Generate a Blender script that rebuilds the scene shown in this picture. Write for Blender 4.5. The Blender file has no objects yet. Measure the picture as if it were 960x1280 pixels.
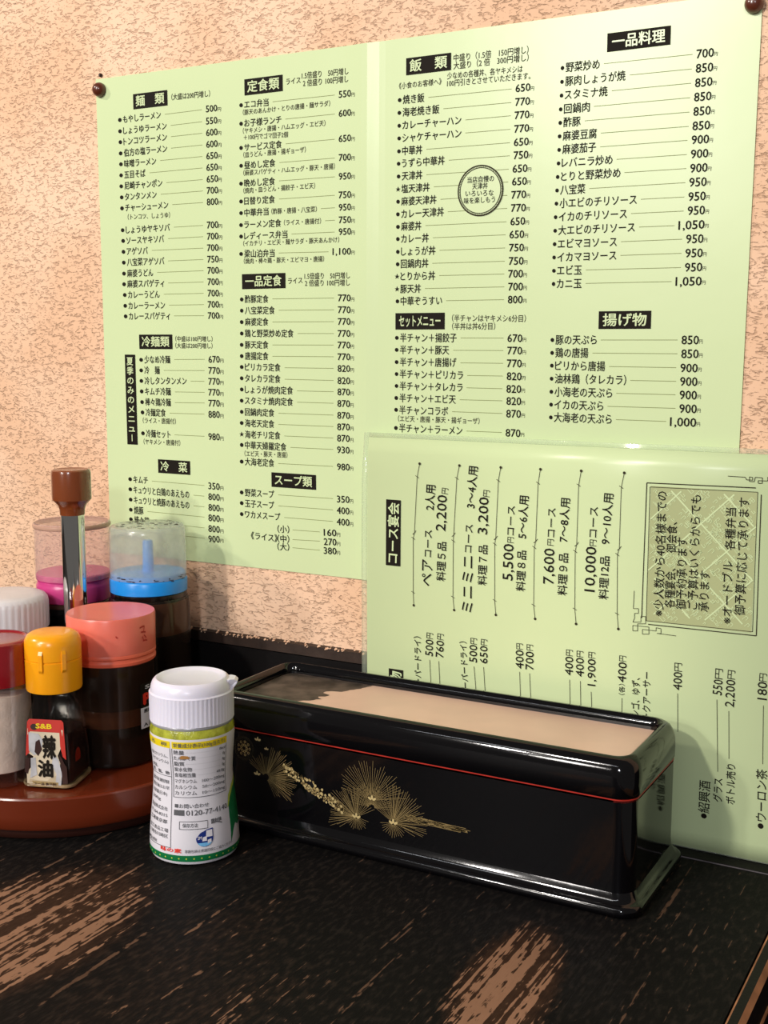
import bpy, bmesh, math, random
from math import sin, cos, pi, radians as R
from mathutils import Vector, Matrix
random.seed(7)
C = bpy.context.collection
S = bpy.context.scene
TZ = 0.70                                  # height of the table top above the floor

# ---------------------------------------------------------------- camera
cam = bpy.data.cameras.new('camera'); co = bpy.data.objects.new('camera', cam); C.objects.link(co)
co.location = (0, 0, TZ + 0.26); co.rotation_euler = (R(90 - 8.15), 0, R(29.0))
cam.sensor_width = 36; cam.lens = 1500 / 1280 * 36; cam.clip_start = 0.01
S.camera = co
# ---------------------------------------------------------------- light
S.view_settings.view_transform = 'Standard'; S.view_settings.look = 'None'
S.view_settings.gamma = 1; S.view_settings.use_curve_mapping = False
S.view_settings.exposure = -0.20
w = bpy.data.worlds.new('world'); S.world = w; w.use_nodes = True
w.node_tree.nodes['Background'].inputs[0].default_value = (1.0, 0.93, 0.86, 1)
w.node_tree.nodes['Background'].inputs[1].default_value = 0.15
def lamp(name, loc, target, size, power, col):
    l = bpy.data.lights.new(name, 'AREA'); l.shape = 'DISK'; l.size = size; l.energy = power; l.color = col
    o = bpy.data.objects.new(name, l); C.objects.link(o); o.location = loc
    o.rotation_euler = (Vector(target) - Vector(loc)).to_track_quat('-Z', 'Y').to_euler()
lamp('ceiling_or_fill_lamp', (-.68, -1.14, TZ + 1.09), (-.25, .55, TZ + .1), .10, 19, (1.0, .93, .84))
lamp('ceiling_or_fill_lamp', (-1.03, -1.68, TZ + .925), (-.25, .55, TZ + .1), .10, 13, (1.0, .95, .9))
lamp('ceiling_or_fill_lamp', (-1.69, -.47, TZ + 1.2), (-.35, .55, TZ + .1), .12, 15, (1.0, .9, .8))
lamp('ceiling_or_fill_lamp', (-.96, -2.4, TZ + .80), (-.25, .5, TZ + .2), .30, 10, (1.0, .95, .9))
lamp('ceiling_or_fill_lamp', (.75, -1.9, TZ + .95), (-.3, .45, TZ), .2, 17, (.93, .95, 1.0))  # added fill light from the right, brightens the shaker and camera-facing sides
tube = bpy.data.lights.new('ceiling_tube_lamp', 'AREA'); tube.shape = 'RECTANGLE'; tube.size = 1.9; tube.size_y = .07; tube.energy = 7; tube.color = (.92, .95, 1)
tube = bpy.data.objects.new('ceiling_tube_lamp', tube); C.objects.link(tube); tube.location = (-.5, -1.5, TZ + 1.45)
tube.rotation_euler = (Vector((-.3, .5, TZ)) - tube.location).to_track_quat('-Z', 'Y').to_euler(); tube.rotation_euler = (tube.rotation_euler[0], 0, 0)

# ---------------------------------------------------------------- materials
def nt(name):
    m = bpy.data.materials.new(name); m.use_nodes = True
    return m, m.node_tree.nodes, m.node_tree.links, m.node_tree.nodes['Principled BSDF']
def srgb(r, g, b):
    f = lambda c: (c / 255 / 12.92) if c <= 10 else ((c / 255 + .055) / 1.055) ** 2.4
    return (f(r), f(g), f(b), 1)
def mat(name, col, rough=.5, spec=.5, metal=0, coat=0, bump=0, bscale=400, trans=0, mottled=0, sss=0):
    m, N, L, p = nt(name)
    p.inputs['Base Color'].default_value = col; p.inputs['Roughness'].default_value = rough
    p.inputs['Specular IOR Level'].default_value = spec; p.inputs['Metallic'].default_value = metal
    p.inputs['Coat Weight'].default_value = coat; p.inputs['Coat Roughness'].default_value = .06
    if sss:
        p.inputs['Subsurface Weight'].default_value = sss; p.inputs['Subsurface Radius'].default_value = (.004, .003, .002)
    tc = N.new('ShaderNodeTexCoord'); no = N.new('ShaderNodeTexNoise'); no.inputs['Scale'].default_value = bscale
    L.new(tc.outputs['Object'], no.inputs['Vector'])
    if bump:
        b = N.new('ShaderNodeBump'); b.inputs['Strength'].default_value = bump; b.inputs['Distance'].default_value = .0004
        L.new(no.outputs['Fac'], b.inputs['Height']); L.new(b.outputs['Normal'], p.inputs['Normal'])
    if mottled:
        mx = N.new('ShaderNodeMixRGB'); mx.blend_type = 'MULTIPLY'
        rp = N.new('ShaderNodeMapRange'); rp.inputs[1].default_value = .35; rp.inputs[2].default_value = .65
        rp.inputs[3].default_value = 1 - mottled; rp.inputs[4].default_value = 1
        n2 = N.new('ShaderNodeTexNoise'); n2.inputs['Scale'].default_value = bscale * .25; n2.inputs['Detail'].default_value = 4
        L.new(tc.outputs['Object'], n2.inputs['Vector']); L.new(n2.outputs['Fac'], rp.inputs[0])
        mx.inputs[0].default_value = 1; mx.inputs[1].default_value = col
        L.new(rp.outputs[0], mx.inputs[2]); L.new(mx.outputs[0], p.inputs['Base Color'])
    return m
def clear(name, tint, haze=.2, hazecol=(.8, .8, .8, 1), rough=.08, ior=1.45):
    """thin transparent plastic or glass wall: tinted see-through, a share of milky scatter and a glossy skin"""
    m = bpy.data.materials.new(name); m.use_nodes = True; N = m.node_tree.nodes; L = m.node_tree.links; N.clear()
    o = N.new('ShaderNodeOutputMaterial'); t = N.new('ShaderNodeBsdfTransparent'); t.inputs[0].default_value = tint
    d = N.new('ShaderNodeBsdfDiffuse'); d.inputs[0].default_value = hazecol
    tl = N.new('ShaderNodeBsdfTranslucent'); tl.inputs[0].default_value = hazecol
    dm = N.new('ShaderNodeMixShader'); dm.inputs[0].default_value = .5; L.new(d.outputs[0], dm.inputs[1]); L.new(tl.outputs[0], dm.inputs[2])
    no = N.new('ShaderNodeTexNoise'); no.inputs['Scale'].default_value = 60; no.inputs['Detail'].default_value = 5
    tc = N.new('ShaderNodeTexCoord'); L.new(tc.outputs['Object'], no.inputs['Vector'])
    mr = N.new('ShaderNodeMapRange'); mr.inputs[1].default_value = .3; mr.inputs[2].default_value = .7
    mr.inputs[3].default_value = haze * .7; mr.inputs[4].default_value = min(1, haze * 1.3); L.new(no.outputs['Fac'], mr.inputs[0])
    a = N.new('ShaderNodeMixShader'); L.new(mr.outputs[0], a.inputs[0]); L.new(t.outputs[0], a.inputs[1]); L.new(dm.outputs[0], a.inputs[2])
    g = N.new('ShaderNodeBsdfGlossy'); g.inputs['Roughness'].default_value = rough
    f = N.new('ShaderNodeFresnel'); f.inputs[0].default_value = ior
    b = N.new('ShaderNodeMixShader'); ge = N.new('ShaderNodeNewGeometry'); iv = N.new('ShaderNodeMath'); iv.operation = 'SUBTRACT'; iv.inputs[0].default_value = 1; L.new(ge.outputs['Backfacing'], iv.inputs[1])
    fm_ = N.new('ShaderNodeMath'); fm_.operation = 'MULTIPLY'; L.new(f.outputs[0], fm_.inputs[0]); L.new(iv.outputs[0], fm_.inputs[1])
    L.new(fm_.outputs[0], b.inputs[0]); L.new(a.outputs[0], b.inputs[1]); L.new(g.outputs[0], b.inputs[2])
    L.new(b.outputs[0], o.inputs[0])
    return m

def plaster():
    m, N, L, p = nt('plaster')
    tc = N.new('ShaderNodeTexCoord'); mp = N.new('ShaderNodeMapping'); L.new(tc.outputs['Object'], mp.inputs[0])
    mp.inputs['Rotation'].default_value = (0, R(12), 0); mp.inputs['Scale'].default_value = (230, 230, 520)
    n1 = N.new('ShaderNodeTexNoise'); n1.inputs['Scale'].default_value = 1.0; n1.inputs['Detail'].default_value = 4; n1.inputs['Distortion'].default_value = 1.3
    L.new(mp.outputs[0], n1.inputs['Vector'])
    n2 = N.new('ShaderNodeTexNoise'); n2.inputs['Scale'].default_value = 14; n2.inputs['Detail'].default_value = 4; L.new(tc.outputs['Object'], n2.inputs['Vector'])
    r = N.new('ShaderNodeValToRGB'); r.color_ramp.elements[0].position = .31; r.color_ramp.elements[1].position = .46; r.color_ramp.elements[0].color = (.42, .24, .13, 1)
    L.new(n1.outputs['Fac'], r.inputs[0])
    b = N.new('ShaderNodeBump'); b.inputs['Strength'].default_value = .9; b.inputs['Distance'].default_value = .0010
    L.new(r.outputs[0], b.inputs['Height']); L.new(b.outputs[0], p.inputs['Normal'])
    c = N.new('ShaderNodeValToRGB'); c.color_ramp.elements[0].color = (.80, .50, .315, 1); c.color_ramp.elements[1].color = (.90, .61, .42, 1)
    c.color_ramp.elements[0].position = .35; c.color_ramp.elements[1].position = .65
    L.new(n2.outputs['Fac'], c.inputs[0])
    mx = N.new('ShaderNodeMixRGB'); mx.blend_type = 'MULTIPLY'; mx.inputs[0].default_value = .27
    L.new(c.outputs[0], mx.inputs[1]); L.new(r.outputs[0], mx.inputs[2]); L.new(mx.outputs[0], p.inputs['Base Color'])
    p.inputs['Roughness'].default_value = .8
    return m

def stained_wood():
    """black-stained wood with the stain rubbed off the raised grain in two patches (in table coordinates)"""
    m, N, L, p = nt('black_stained_wood')
    tc = N.new('ShaderNodeTexCoord')
    def mapping(sc, rot=0):
        mp = N.new('ShaderNodeMapping'); mp.inputs['Scale'].default_value = sc; mp.inputs['Rotation'].default_value = (0, 0, rot)
        L.new(tc.outputs['Object'], mp.inputs[0]); return mp.outputs[0]
    def noise(vec, scale=1, detail=3, dist=0):
        n = N.new('ShaderNodeTexNoise'); n.inputs['Scale'].default_value = scale; n.inputs['Detail'].default_value = detail; n.inputs['Distortion'].default_value = dist
        L.new(vec, n.inputs['Vector']); return n.outputs['Fac']
    def math_(op, a, b=None, c=None):
        n = N.new('ShaderNodeMath'); n.operation = op
        for i, v in enumerate((a, b, c)):
            if v is None: continue
            if isinstance(v, (int, float)): n.inputs[i].default_value = v
            else: L.new(v, n.inputs[i])
        return n.outputs[0]
    def rng(v, a, b, c=0, d=1):
        n = N.new('ShaderNodeMapRange'); n.interpolation_type = 'SMOOTHSTEP'
        L.new(v, n.inputs[0]); n.inputs[1].default_value = a; n.inputs[2].default_value = b; n.inputs[3].default_value = c; n.inputs[4].default_value = d
        return n.outputs[0]
    grain = noise(mapping((620, 12, 12)), 1, 2, .4)
    grain2 = noise(mapping((300, 7, 7)), 1, 2, .35)
    fleck = noise(mapping((420, 150, 150)), 1, 3)
    broad = noise(mapping((22, 9, 9)), 1, 4)
    sep = N.new('ShaderNodeSeparateXYZ'); L.new(tc.outputs['Object'], sep.inputs[0])
    def patch(cx, cy, rx, ry, sk=0):
        dy = math_('SUBTRACT', sep.outputs[1], cy)
        dx = math_('SUBTRACT', math_('SUBTRACT', sep.outputs[0], cx), math_('MULTIPLY', dy, sk))
        d = math_('ADD', math_('POWER', math_('DIVIDE', dx, rx), 2), math_('POWER', math_('DIVIDE', dy, ry), 2))
        return rng(d, .15, 1.2, 1, 0)
    P = math_('MAXIMUM', patch(-.385, .36, .052, .085), math_('MAXIMUM', patch(-.178, .425, .024, .062, -.12), patch(-.225, .30, .03, .06)))
    P = math_('MAXIMUM', P, math_('MULTIPLY', patch(-.30, .36, .06, .10), .28))
    pw = math_('ADD', P, math_('MULTIPLY', math_('SUBTRACT', broad, .5), .9))
    # left patch has wider ridges than the right one
    side = rng(sep.outputs[0], -.31, -.25)
    g = math_('ADD', math_('MULTIPLY', grain, side), math_('MULTIPLY', grain2, math_('SUBTRACT', 1, side)))
    g = math_('ADD', g, math_('MULTIPLY', math_('SUBTRACT', fleck, .5), .55))
    thr = math_('SUBTRACT', .70, math_('MULTIPLY', math_('MINIMUM', pw, 1.0), .22))
    worn = rng(math_('SUBTRACT', g, thr), -.01, .05)
    worn = math_('MULTIPLY', worn, rng(pw, .12, .55, .32, 1))
    c = N.new('ShaderNodeMixRGB'); L.new(worn, c.inputs[0])
    tone = N.new('ShaderNodeMixRGB'); tone.inputs[1].default_value = (.16, .085, .05, 1); tone.inputs[2].default_value = (.36, .20, .125, 1); L.new(broad, tone.inputs[0])
    dk = N.new('ShaderNodeMixRGB'); dk.inputs[1].default_value = (.006, .0055, .0055, 1); dk.inputs[2].default_value = (.015, .0125, .011, 1)
    L.new(rng(fleck, .45, .7), dk.inputs[0]); tn = N.new('ShaderNodeMixRGB'); tn.inputs[2].default_value = (.075, .036, .02, 1); L.new(dk.outputs[0], tn.inputs[1])
    L.new(math_('MULTIPLY', rng(math_('ADD', pw, math_('SUBTRACT', fleck, .5)), .1, 1.1), .5), tn.inputs[0]); L.new(tn.outputs[0], c.inputs[1]); L.new(tone.outputs[0], c.inputs[2])
    L.new(c.outputs[0], p.inputs['Base Color'])
    rr = rng(worn, 0, 1, .55, .7); L.new(rr, p.inputs['Roughness']); p.inputs['Specular IOR Level'].default_value = .05
    b = N.new('ShaderNodeBump'); b.inputs['Strength'].default_value = .5; b.inputs['Distance'].default_value = .0006
    L.new(math_('ADD', g, math_('MULTIPLY', fleck, .3)), b.inputs['Height']); L.new(b.outputs[0], p.inputs['Normal'])
    return m

M = dict(
    plaster=plaster(), wood=stained_wood(),
    floor=mat('floor_board', (.10, .06, .04, 1), .5, bump=.3, bscale=60, mottled=.3),
    black_trim=mat('black_trim', (.007, .006, .006, 1), .5, .12, bump=.4, bscale=300),
    dusty_trim=mat('dusty_trim', (.050, .030, .022, 1), .6, .3, bump=.5, bscale=260, mottled=.5),
    line_edge=mat('scuffed_line', (.16, .14, .15, 1), .5, .3, mottled=.6, bscale=300), worn_edge=mat('worn_edge', (.50, .23, .11, 1), .55, .3, bump=.4, bscale=200, mottled=.6),
    paper=mat('green_paper', (.63, .745, .42, 1), .28, .38, bump=.2, bscale=35, mottled=.03),
    paper_back=mat('card_edge', (.70, .80, .55, 1), .5),
    film=clear('laminate_film', (1, 1, 1, 1), .25, (.85, .95, .75, 1), .1),
    ink=mat('black_ink', (.012, .009, .006, 1), .7, .12), ink_soft=mat('soft_ink', (.035, .028, .015, 1), .7, .12),
    rule=mat('rule_ink', (.22, .25, .09, 1), .5, .3), khaki=mat('khaki_print', (.40, .44, .22, 1), .5, .3),
    lacquer=mat('black_lacquer', (.0020, .0018, .0024, 1), .085, .5, bump=.02, bscale=500),
    lacquer_dusty=mat('dusty_lacquer', (.010, .009, .007, 1), .3, .5, coat=.2, bump=.15, bscale=600, mottled=.4),
    red=mat('red_line', (.42, .022, .012, 1), .45), gold=mat('gold_print', (.38, .27, .11, 1), .42, .5, .25), gold_pale=mat('pale_gold_print', (.62, .48, .22, 1), .4, .5, .2),
    gold_dim=mat('gold_dust', (.022, .017, .008, 1), .6, .3),
    white_plastic=mat('white_plastic', (.76, .74, .86, 1), .28, .5, sss=.1),
    white_label=mat('white_label', (.74, .72, .78, 1), .3, .5), yellow_print=mat('yellow_print', (.80, .62, .01, 1), .35),
    green_print=mat('green_print', (.006, .17, .05, 1), .35), lime=mat('lime_print', (.50, .60, .08, 1), .35), red_print=mat('red_print', (.75, .04, .02, 1), .4),
    blue_print=mat('blue_print', (.012, .03, .20, 1), .35), sky_print=mat('light_blue_print', (.18, .50, .85, 1), .35),
    grey_ink=mat('grey_ink', (.10, .10, .11, 1), .4), lime_glass=mat('lime_neck', (.48, .50, .05, 1), .2, .6, bump=.6, bscale=900, mottled=.5),
    silver=mat('silver_ring', (.45, .45, .48, 1), .3, .5, .3), stain=mat('orange_stain', (.42, .20, .05, 1), .5),
    orange=mat('orange_plastic', (.95, .38, .008, 1), .25, .5, sss=.15), salmon=mat('salmon_plastic', (.88, .20, .14, 1), .3, .5, sss=.3, mottled=.15, bscale=90),
    salmon_core=mat('salmon_core', (.75, .13, .07, 1), .4),
    brown_plastic=mat('brown_plastic', (.145, .022, .007, 1), .22, .5, coat=.25), dark_brown=mat('dark_brown_plastic', (.03, .008, .005, 1), .4),
    knob_brown=mat('knob_brown', (.19, .045, .012, 1), .22, .5, coat=.4),
    chrome=mat('chrome', (.75, .75, .74, 1), .07, .5, 1), foot_glint=mat('painted_foot_glint', (.42, .30, .16, 1), .1, 1.0, mottled=.6, bscale=500), lit_brown=mat('lit_brown', (.50, .34, .23, 1), .35, mottled=.6, bscale=120), band_brown=mat('band_brown', (.42, .22, .13, 1), .4, mottled=.6, bscale=160), dome_edge=mat('dome_edge', (.50, .30, .22, 1), .3),
    smoky=clear('smoky_brown_plastic', (.34, .23, .165, 1), .10, (.20, .13, .09, 1), .12),
    sauce=mat('dark_sauce', (.012, .005, .003, 1), .25), sauce_film=mat('sauce_brown', (.075, .032, .016, 1), .4, mottled=.5, bscale=160),
    soy=mat('black_soy_sauce', (.004, .003, .003, 1), .2),
    dome=clear('clouded_clear_plastic', (.97, .97, .95, 1), .42, (.80, .82, .78, 1), .2), dome_pink=clear('clear_plastic', (.97, .93, .93, 1), .26, (.85, .68, .68, 1), .15),
    blue=mat('blue_plastic', (.012, .30, .85, 1), .3, sss=.1), pink=mat('pink_plastic', (.55, .05, .22, 1), .3, sss=.1),
    ribbed_white=mat('ribbed_white', (.72, .70, .72, 1), .35, bump=.3, bscale=150, mottled=.12), crimson=mat('crimson_plastic', (.26, .006, .012, 1), .2, .6, coat=.5),
    glass=clear('clear_glass', (.93, .91, .88, 1), .012, (.8, .75, .7, 1), .05, 2.0), salt=mat('salt', (.78, .66, .60, 1), .7, bump=.6, bscale=500, mottled=.15),
    oil=mat('chilli_oil', (.016, .004, .003, 1), .12, .6), oil_glow=mat('red_oil_glint', (.30, .02, .008, 1), .15, .6),
    label_red=mat('label_red', (.50, .028, .018, 1), .4), label_cream=mat('label_cream', (.66, .56, .40, 1), .5, mottled=.15, bscale=300),
    label_torn=mat('torn_label_white', (.50, .50, .52, 1), .6, mottled=.3, bscale=600), brown_pin=mat('brown_pin', (.10, .022, .010, 1), .28, .5, coat=.3),
    beige=mat('beige_lid_panel', (.78, .52, .40, 1), .4, .4, mottled=.14, bscale=90), smudge=mat('worn_dark_panel', (.115, .082, .066, 1), .55, .3, mottled=.75, bscale=420),
)

# ---------------------------------------------------------------- mesh helpers
def ob(name, verts, faces, m, parent=None, smooth=False, mats=None, fm=None):
    me = bpy.data.meshes.new(name); me.from_pydata([tuple(v) for v in verts], [], faces); me.update()
    for x in (mats or [m]): me.materials.append(M[x])
    if fm:
        for p_, i in zip(me.polygons, fm): p_.material_index = i
    if smooth:
        for p_ in me.polygons: p_.use_smooth = True
    o = bpy.data.objects.new(name, me); C.objects.link(o)
    if parent: o.parent = parent
    return o
def tag(o, label=None, cat=None, group=None, kind=None):
    if label: o['label'] = label
    if cat: o['category'] = cat
    if group: o['group'] = group
    if kind: o['kind'] = kind
    return o
def thing(name, label, cat, loc=(0, 0, 0), group=None):
    o = bpy.data.objects.new(name, None); C.objects.link(o); o.location = loc; o.empty_display_size = .02
    return tag(o, label, cat, group)
def box_data(x0, x1, y0, y1, z0, z1):
    v = [(x, y, z) for z in (z0, z1) for y in (y0, y1) for x in (x0, x1)]
    return v, [(0, 2, 3, 1), (4, 5, 7, 6), (0, 1, 5, 4), (2, 6, 7, 3), (0, 4, 6, 2), (1, 3, 7, 5)]
def box(name, b, m, parent=None, bev=0, seg=2):
    v, f = box_data(*b); o = ob(name, v, f, m, parent)
    if bev:
        bm = bmesh.new(); bm.from_mesh(o.data); bmesh.ops.bevel(bm, geom=bm.edges[:], offset=bev, segments=seg, affect='EDGES', profile=.6)
        bm.to_mesh(o.data); bm.free()
        for p_ in o.data.polygons: p_.use_smooth = True
        try: o.data.set_sharp_from_angle(angle=R(50))
        except Exception: pass
    return o
def lathe(name, prof, m, parent=None, loc=(0, 0, 0), n=64, ribs=None, closed=True, sharp=35):
    """prof: (r, z[, rib depth]) from bottom to top; ribs = number of flutes"""
    v, f = [], []
    if ribs: n = ribs * 4
    for e in prof:
        r, z = e[0], e[1]; d = e[2] if len(e) > 2 else 0
        for k in range(n):
            rr = r - (d if (k % 4) in (0,) else 0); a = 2 * pi * k / n
            v.append((loc[0] + rr * cos(a), loc[1] + rr * sin(a), loc[2] + z))
    for i in range(len(prof) - 1):
        for k in range(n):
            a, b = i * n + k, i * n + (k + 1) % n
            f.append((a, b, b + n, a + n))
    if closed:
        f.append(tuple(range(n - 1, -1, -1))); t = (len(prof) - 1) * n; f.append(tuple(range(t, t + n)))
    o = ob(name, v, f, m, parent, True)
    try: o.data.set_sharp_from_angle(angle=R(sharp))
    except Exception: pass
    return o
def rrect(x0, x1, y0, y1, r, n=8):
    pts = []
    for cx, cy, a0 in ((x1 - r, y1 - r, 0), (x0 + r, y1 - r, 90), (x0 + r, y0 + r, 180), (x1 - r, y0 + r, 270)):
        for k in range(n + 1):
            a = R(a0 + 90 * k / n); pts.append((cx + r * cos(a), cy + r * sin(a)))
    return pts
def loft(name, loops, m, parent=None, cap0=True, cap1=True, sharp=40, ring=False):
    n = len(loops[0]); v = [p_ for l in loops for p_ in l]; f = []
    for i in range(len(loops) - (0 if ring else 1)):
        j = (i + 1) % len(loops)
        for k in range(n):
            f.append((i * n + k, i * n + (k + 1) % n, j * n + (k + 1) % n, j * n + k))
    if not ring:
        if cap0: f.append(tuple(range(n - 1, -1, -1)))
        if cap1: f.append(tuple(range((len(loops) - 1) * n, len(loops) * n)))
    o = ob(name, v, f, m, parent, True)
    try: o.data.set_sharp_from_angle(angle=R(sharp))
    except Exception: pass
    return o

# ---------------------------------------------------------------- lettering (flat print, built from the built-in font)
_tc = {}
def glyphs(txt, bold=0.0):
    k = (txt, bold)
    if k not in _tc:
        cu = bpy.data.curves.new('t', 'FONT'); cu.body = txt; cu.resolution_u = 2; cu.fill_mode = 'FRONT'
        o = bpy.data.objects.new('t', cu); C.objects.link(o)
        me = bpy.data.meshes.new_from_object(o.evaluated_get(bpy.context.evaluated_depsgraph_get()))
        vs, fs = [(v.co.x, v.co.y) for v in me.vertices], [tuple(p_.vertices) for p_ in me.polygons]
        if bold:                                              # a heavier face: the strokes printed again, slightly shifted
            n = len(vs); sh_ = [(-bold, 0), (bold, 0), (0, bold * .8), (0, -bold * .8)]
            vs, fs = [(x + a, y + b) for a, b in sh_ for x, y in vs], [tuple(i + n * j for i in f) for j in range(4) for f in fs]
        _tc[k] = (vs, fs)
        bpy.data.objects.remove(o); bpy.data.curves.remove(cu); bpy.data.meshes.remove(me)
    return _tc[k]
def extent(vs, ax): return min(v[ax] for v in vs), max(v[ax] for v in vs)
Y_CJK = extent(glyphs('国')[0], 1); Y_NUM = extent(glyphs('0')[0], 1)
class Print:
    """collects flat print in millimetre sheet coordinates, then maps it on a surface"""
    def __init__(s): s.v = []; s.f = []; s.d = {}
    def add(s, vs, fs):
        b = len(s.v); s.v += vs; s.f += [tuple(i + b for i in q) for q in fs]
    def text(s, txt, u0, v0, u1, v1, h, bold=0.0):
        vs, fs = glyphs(txt, bold)
        if not vs: return
        x0, x1 = extent(vs, 0); y0, y1 = Y_NUM if all(c in '0123456789,.-' for c in txt) else Y_CJK
        L_ = math.hypot(u1 - u0, v1 - v0); dx, dy = (u1 - u0) / L_, (v1 - v0) / L_; yc = (y0 + y1) / 2; sy = h / (y1 - y0)
        if txt == '円': y0, y1 = extent(vs, 1); yc = (y0 + y1) / 2; sy = h / (y1 - y0)
        o_ = []
        for x, y in vs:
            a = (x - x0) / max(1e-6, x1 - x0) * L_; b = (y - yc) * sy
            o_.append((u0 + dx * a - dy * b, v0 + dy * a + dx * b))
        s.add(o_, fs)
        if bold:
            m = len(vs) // 4
            for j in range(1, 4): s.d.update({k: j * 6e-6 for k in range(len(s.v) - len(vs) + j * m, len(s.v) - len(vs) + (j + 1) * m)})
    def line(s, pts, w):
        for (a, b), (c_, d) in zip(pts, pts[1:]):
            l = math.hypot(c_ - a, d - b)
            if l < 1e-6: continue
            nx, ny = -(d - b) / l * w / 2, (c_ - a) / l * w / 2
            s.add([(a + nx, b + ny), (a - nx, b - ny), (c_ - nx, d - ny), (c_ + nx, d + ny)], [(0, 1, 2, 3)])
    def poly(s, pts): s.add(list(pts), [tuple(range(len(pts)))])
    def ring(s, cx, cy, r0, r1, n=64):
        o_ = []
        for k in range(n): a = 2 * pi * k / n; o_ += [(cx + r0 * cos(a), cy + r0 * sin(a)), (cx + r1 * cos(a), cy + r1 * sin(a))]
        s.add(o_, [(2 * k, 2 * k + 1, (2 * k + 3) % (2 * n), (2 * k + 2) % (2 * n)) for k in range(n)])
    def dot(s, cx, cy, rx, ry=None, n=20):
        ry = ry or rx; s.poly([(cx + rx * cos(2 * pi * k / n), cy + ry * sin(2 * pi * k / n)) for k in range(n)])
    def build(s, name, m, parent, fn, sub=0):
        if not s.v: return None
        if sub:                                               # split long edges so that the print follows a curved surface
            bm = bmesh.new(); vv = [bm.verts.new((u, v, s.d.get(i, 0))) for i, (u, v) in enumerate(s.v)]
            for q in s.f:
                try: bm.faces.new([vv[i] for i in q])
                except ValueError: pass
            bmesh.ops.triangulate(bm, faces=bm.faces[:])
            for _ in range(4):
                lg = [e for e in bm.edges if abs(e.verts[0].co.x - e.verts[1].co.x) > sub]
                if not lg: break
                bmesh.ops.subdivide_edges(bm, edges=lg, cuts=1); bmesh.ops.triangulate(bm, faces=bm.faces[:])
            bm.verts.index_update()
            o = ob(name, [fn(v.co.x, v.co.y, v.co.z) for v in bm.verts], [tuple(v.index for v in q.verts) for q in bm.faces], m, parent)
            bm.free(); o['kind'] = 'stuff' if len(s.f) > 60 else 'thing'
            return o
        o = ob(name, [fn(u, v, s.d[i]) if i in s.d else fn(u, v) for i, (u, v) in enumerate(s.v)], s.f, m, parent)
        o['kind'] = 'stuff' if len(s.f) > 60 else 'thing'
        return o
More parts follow.
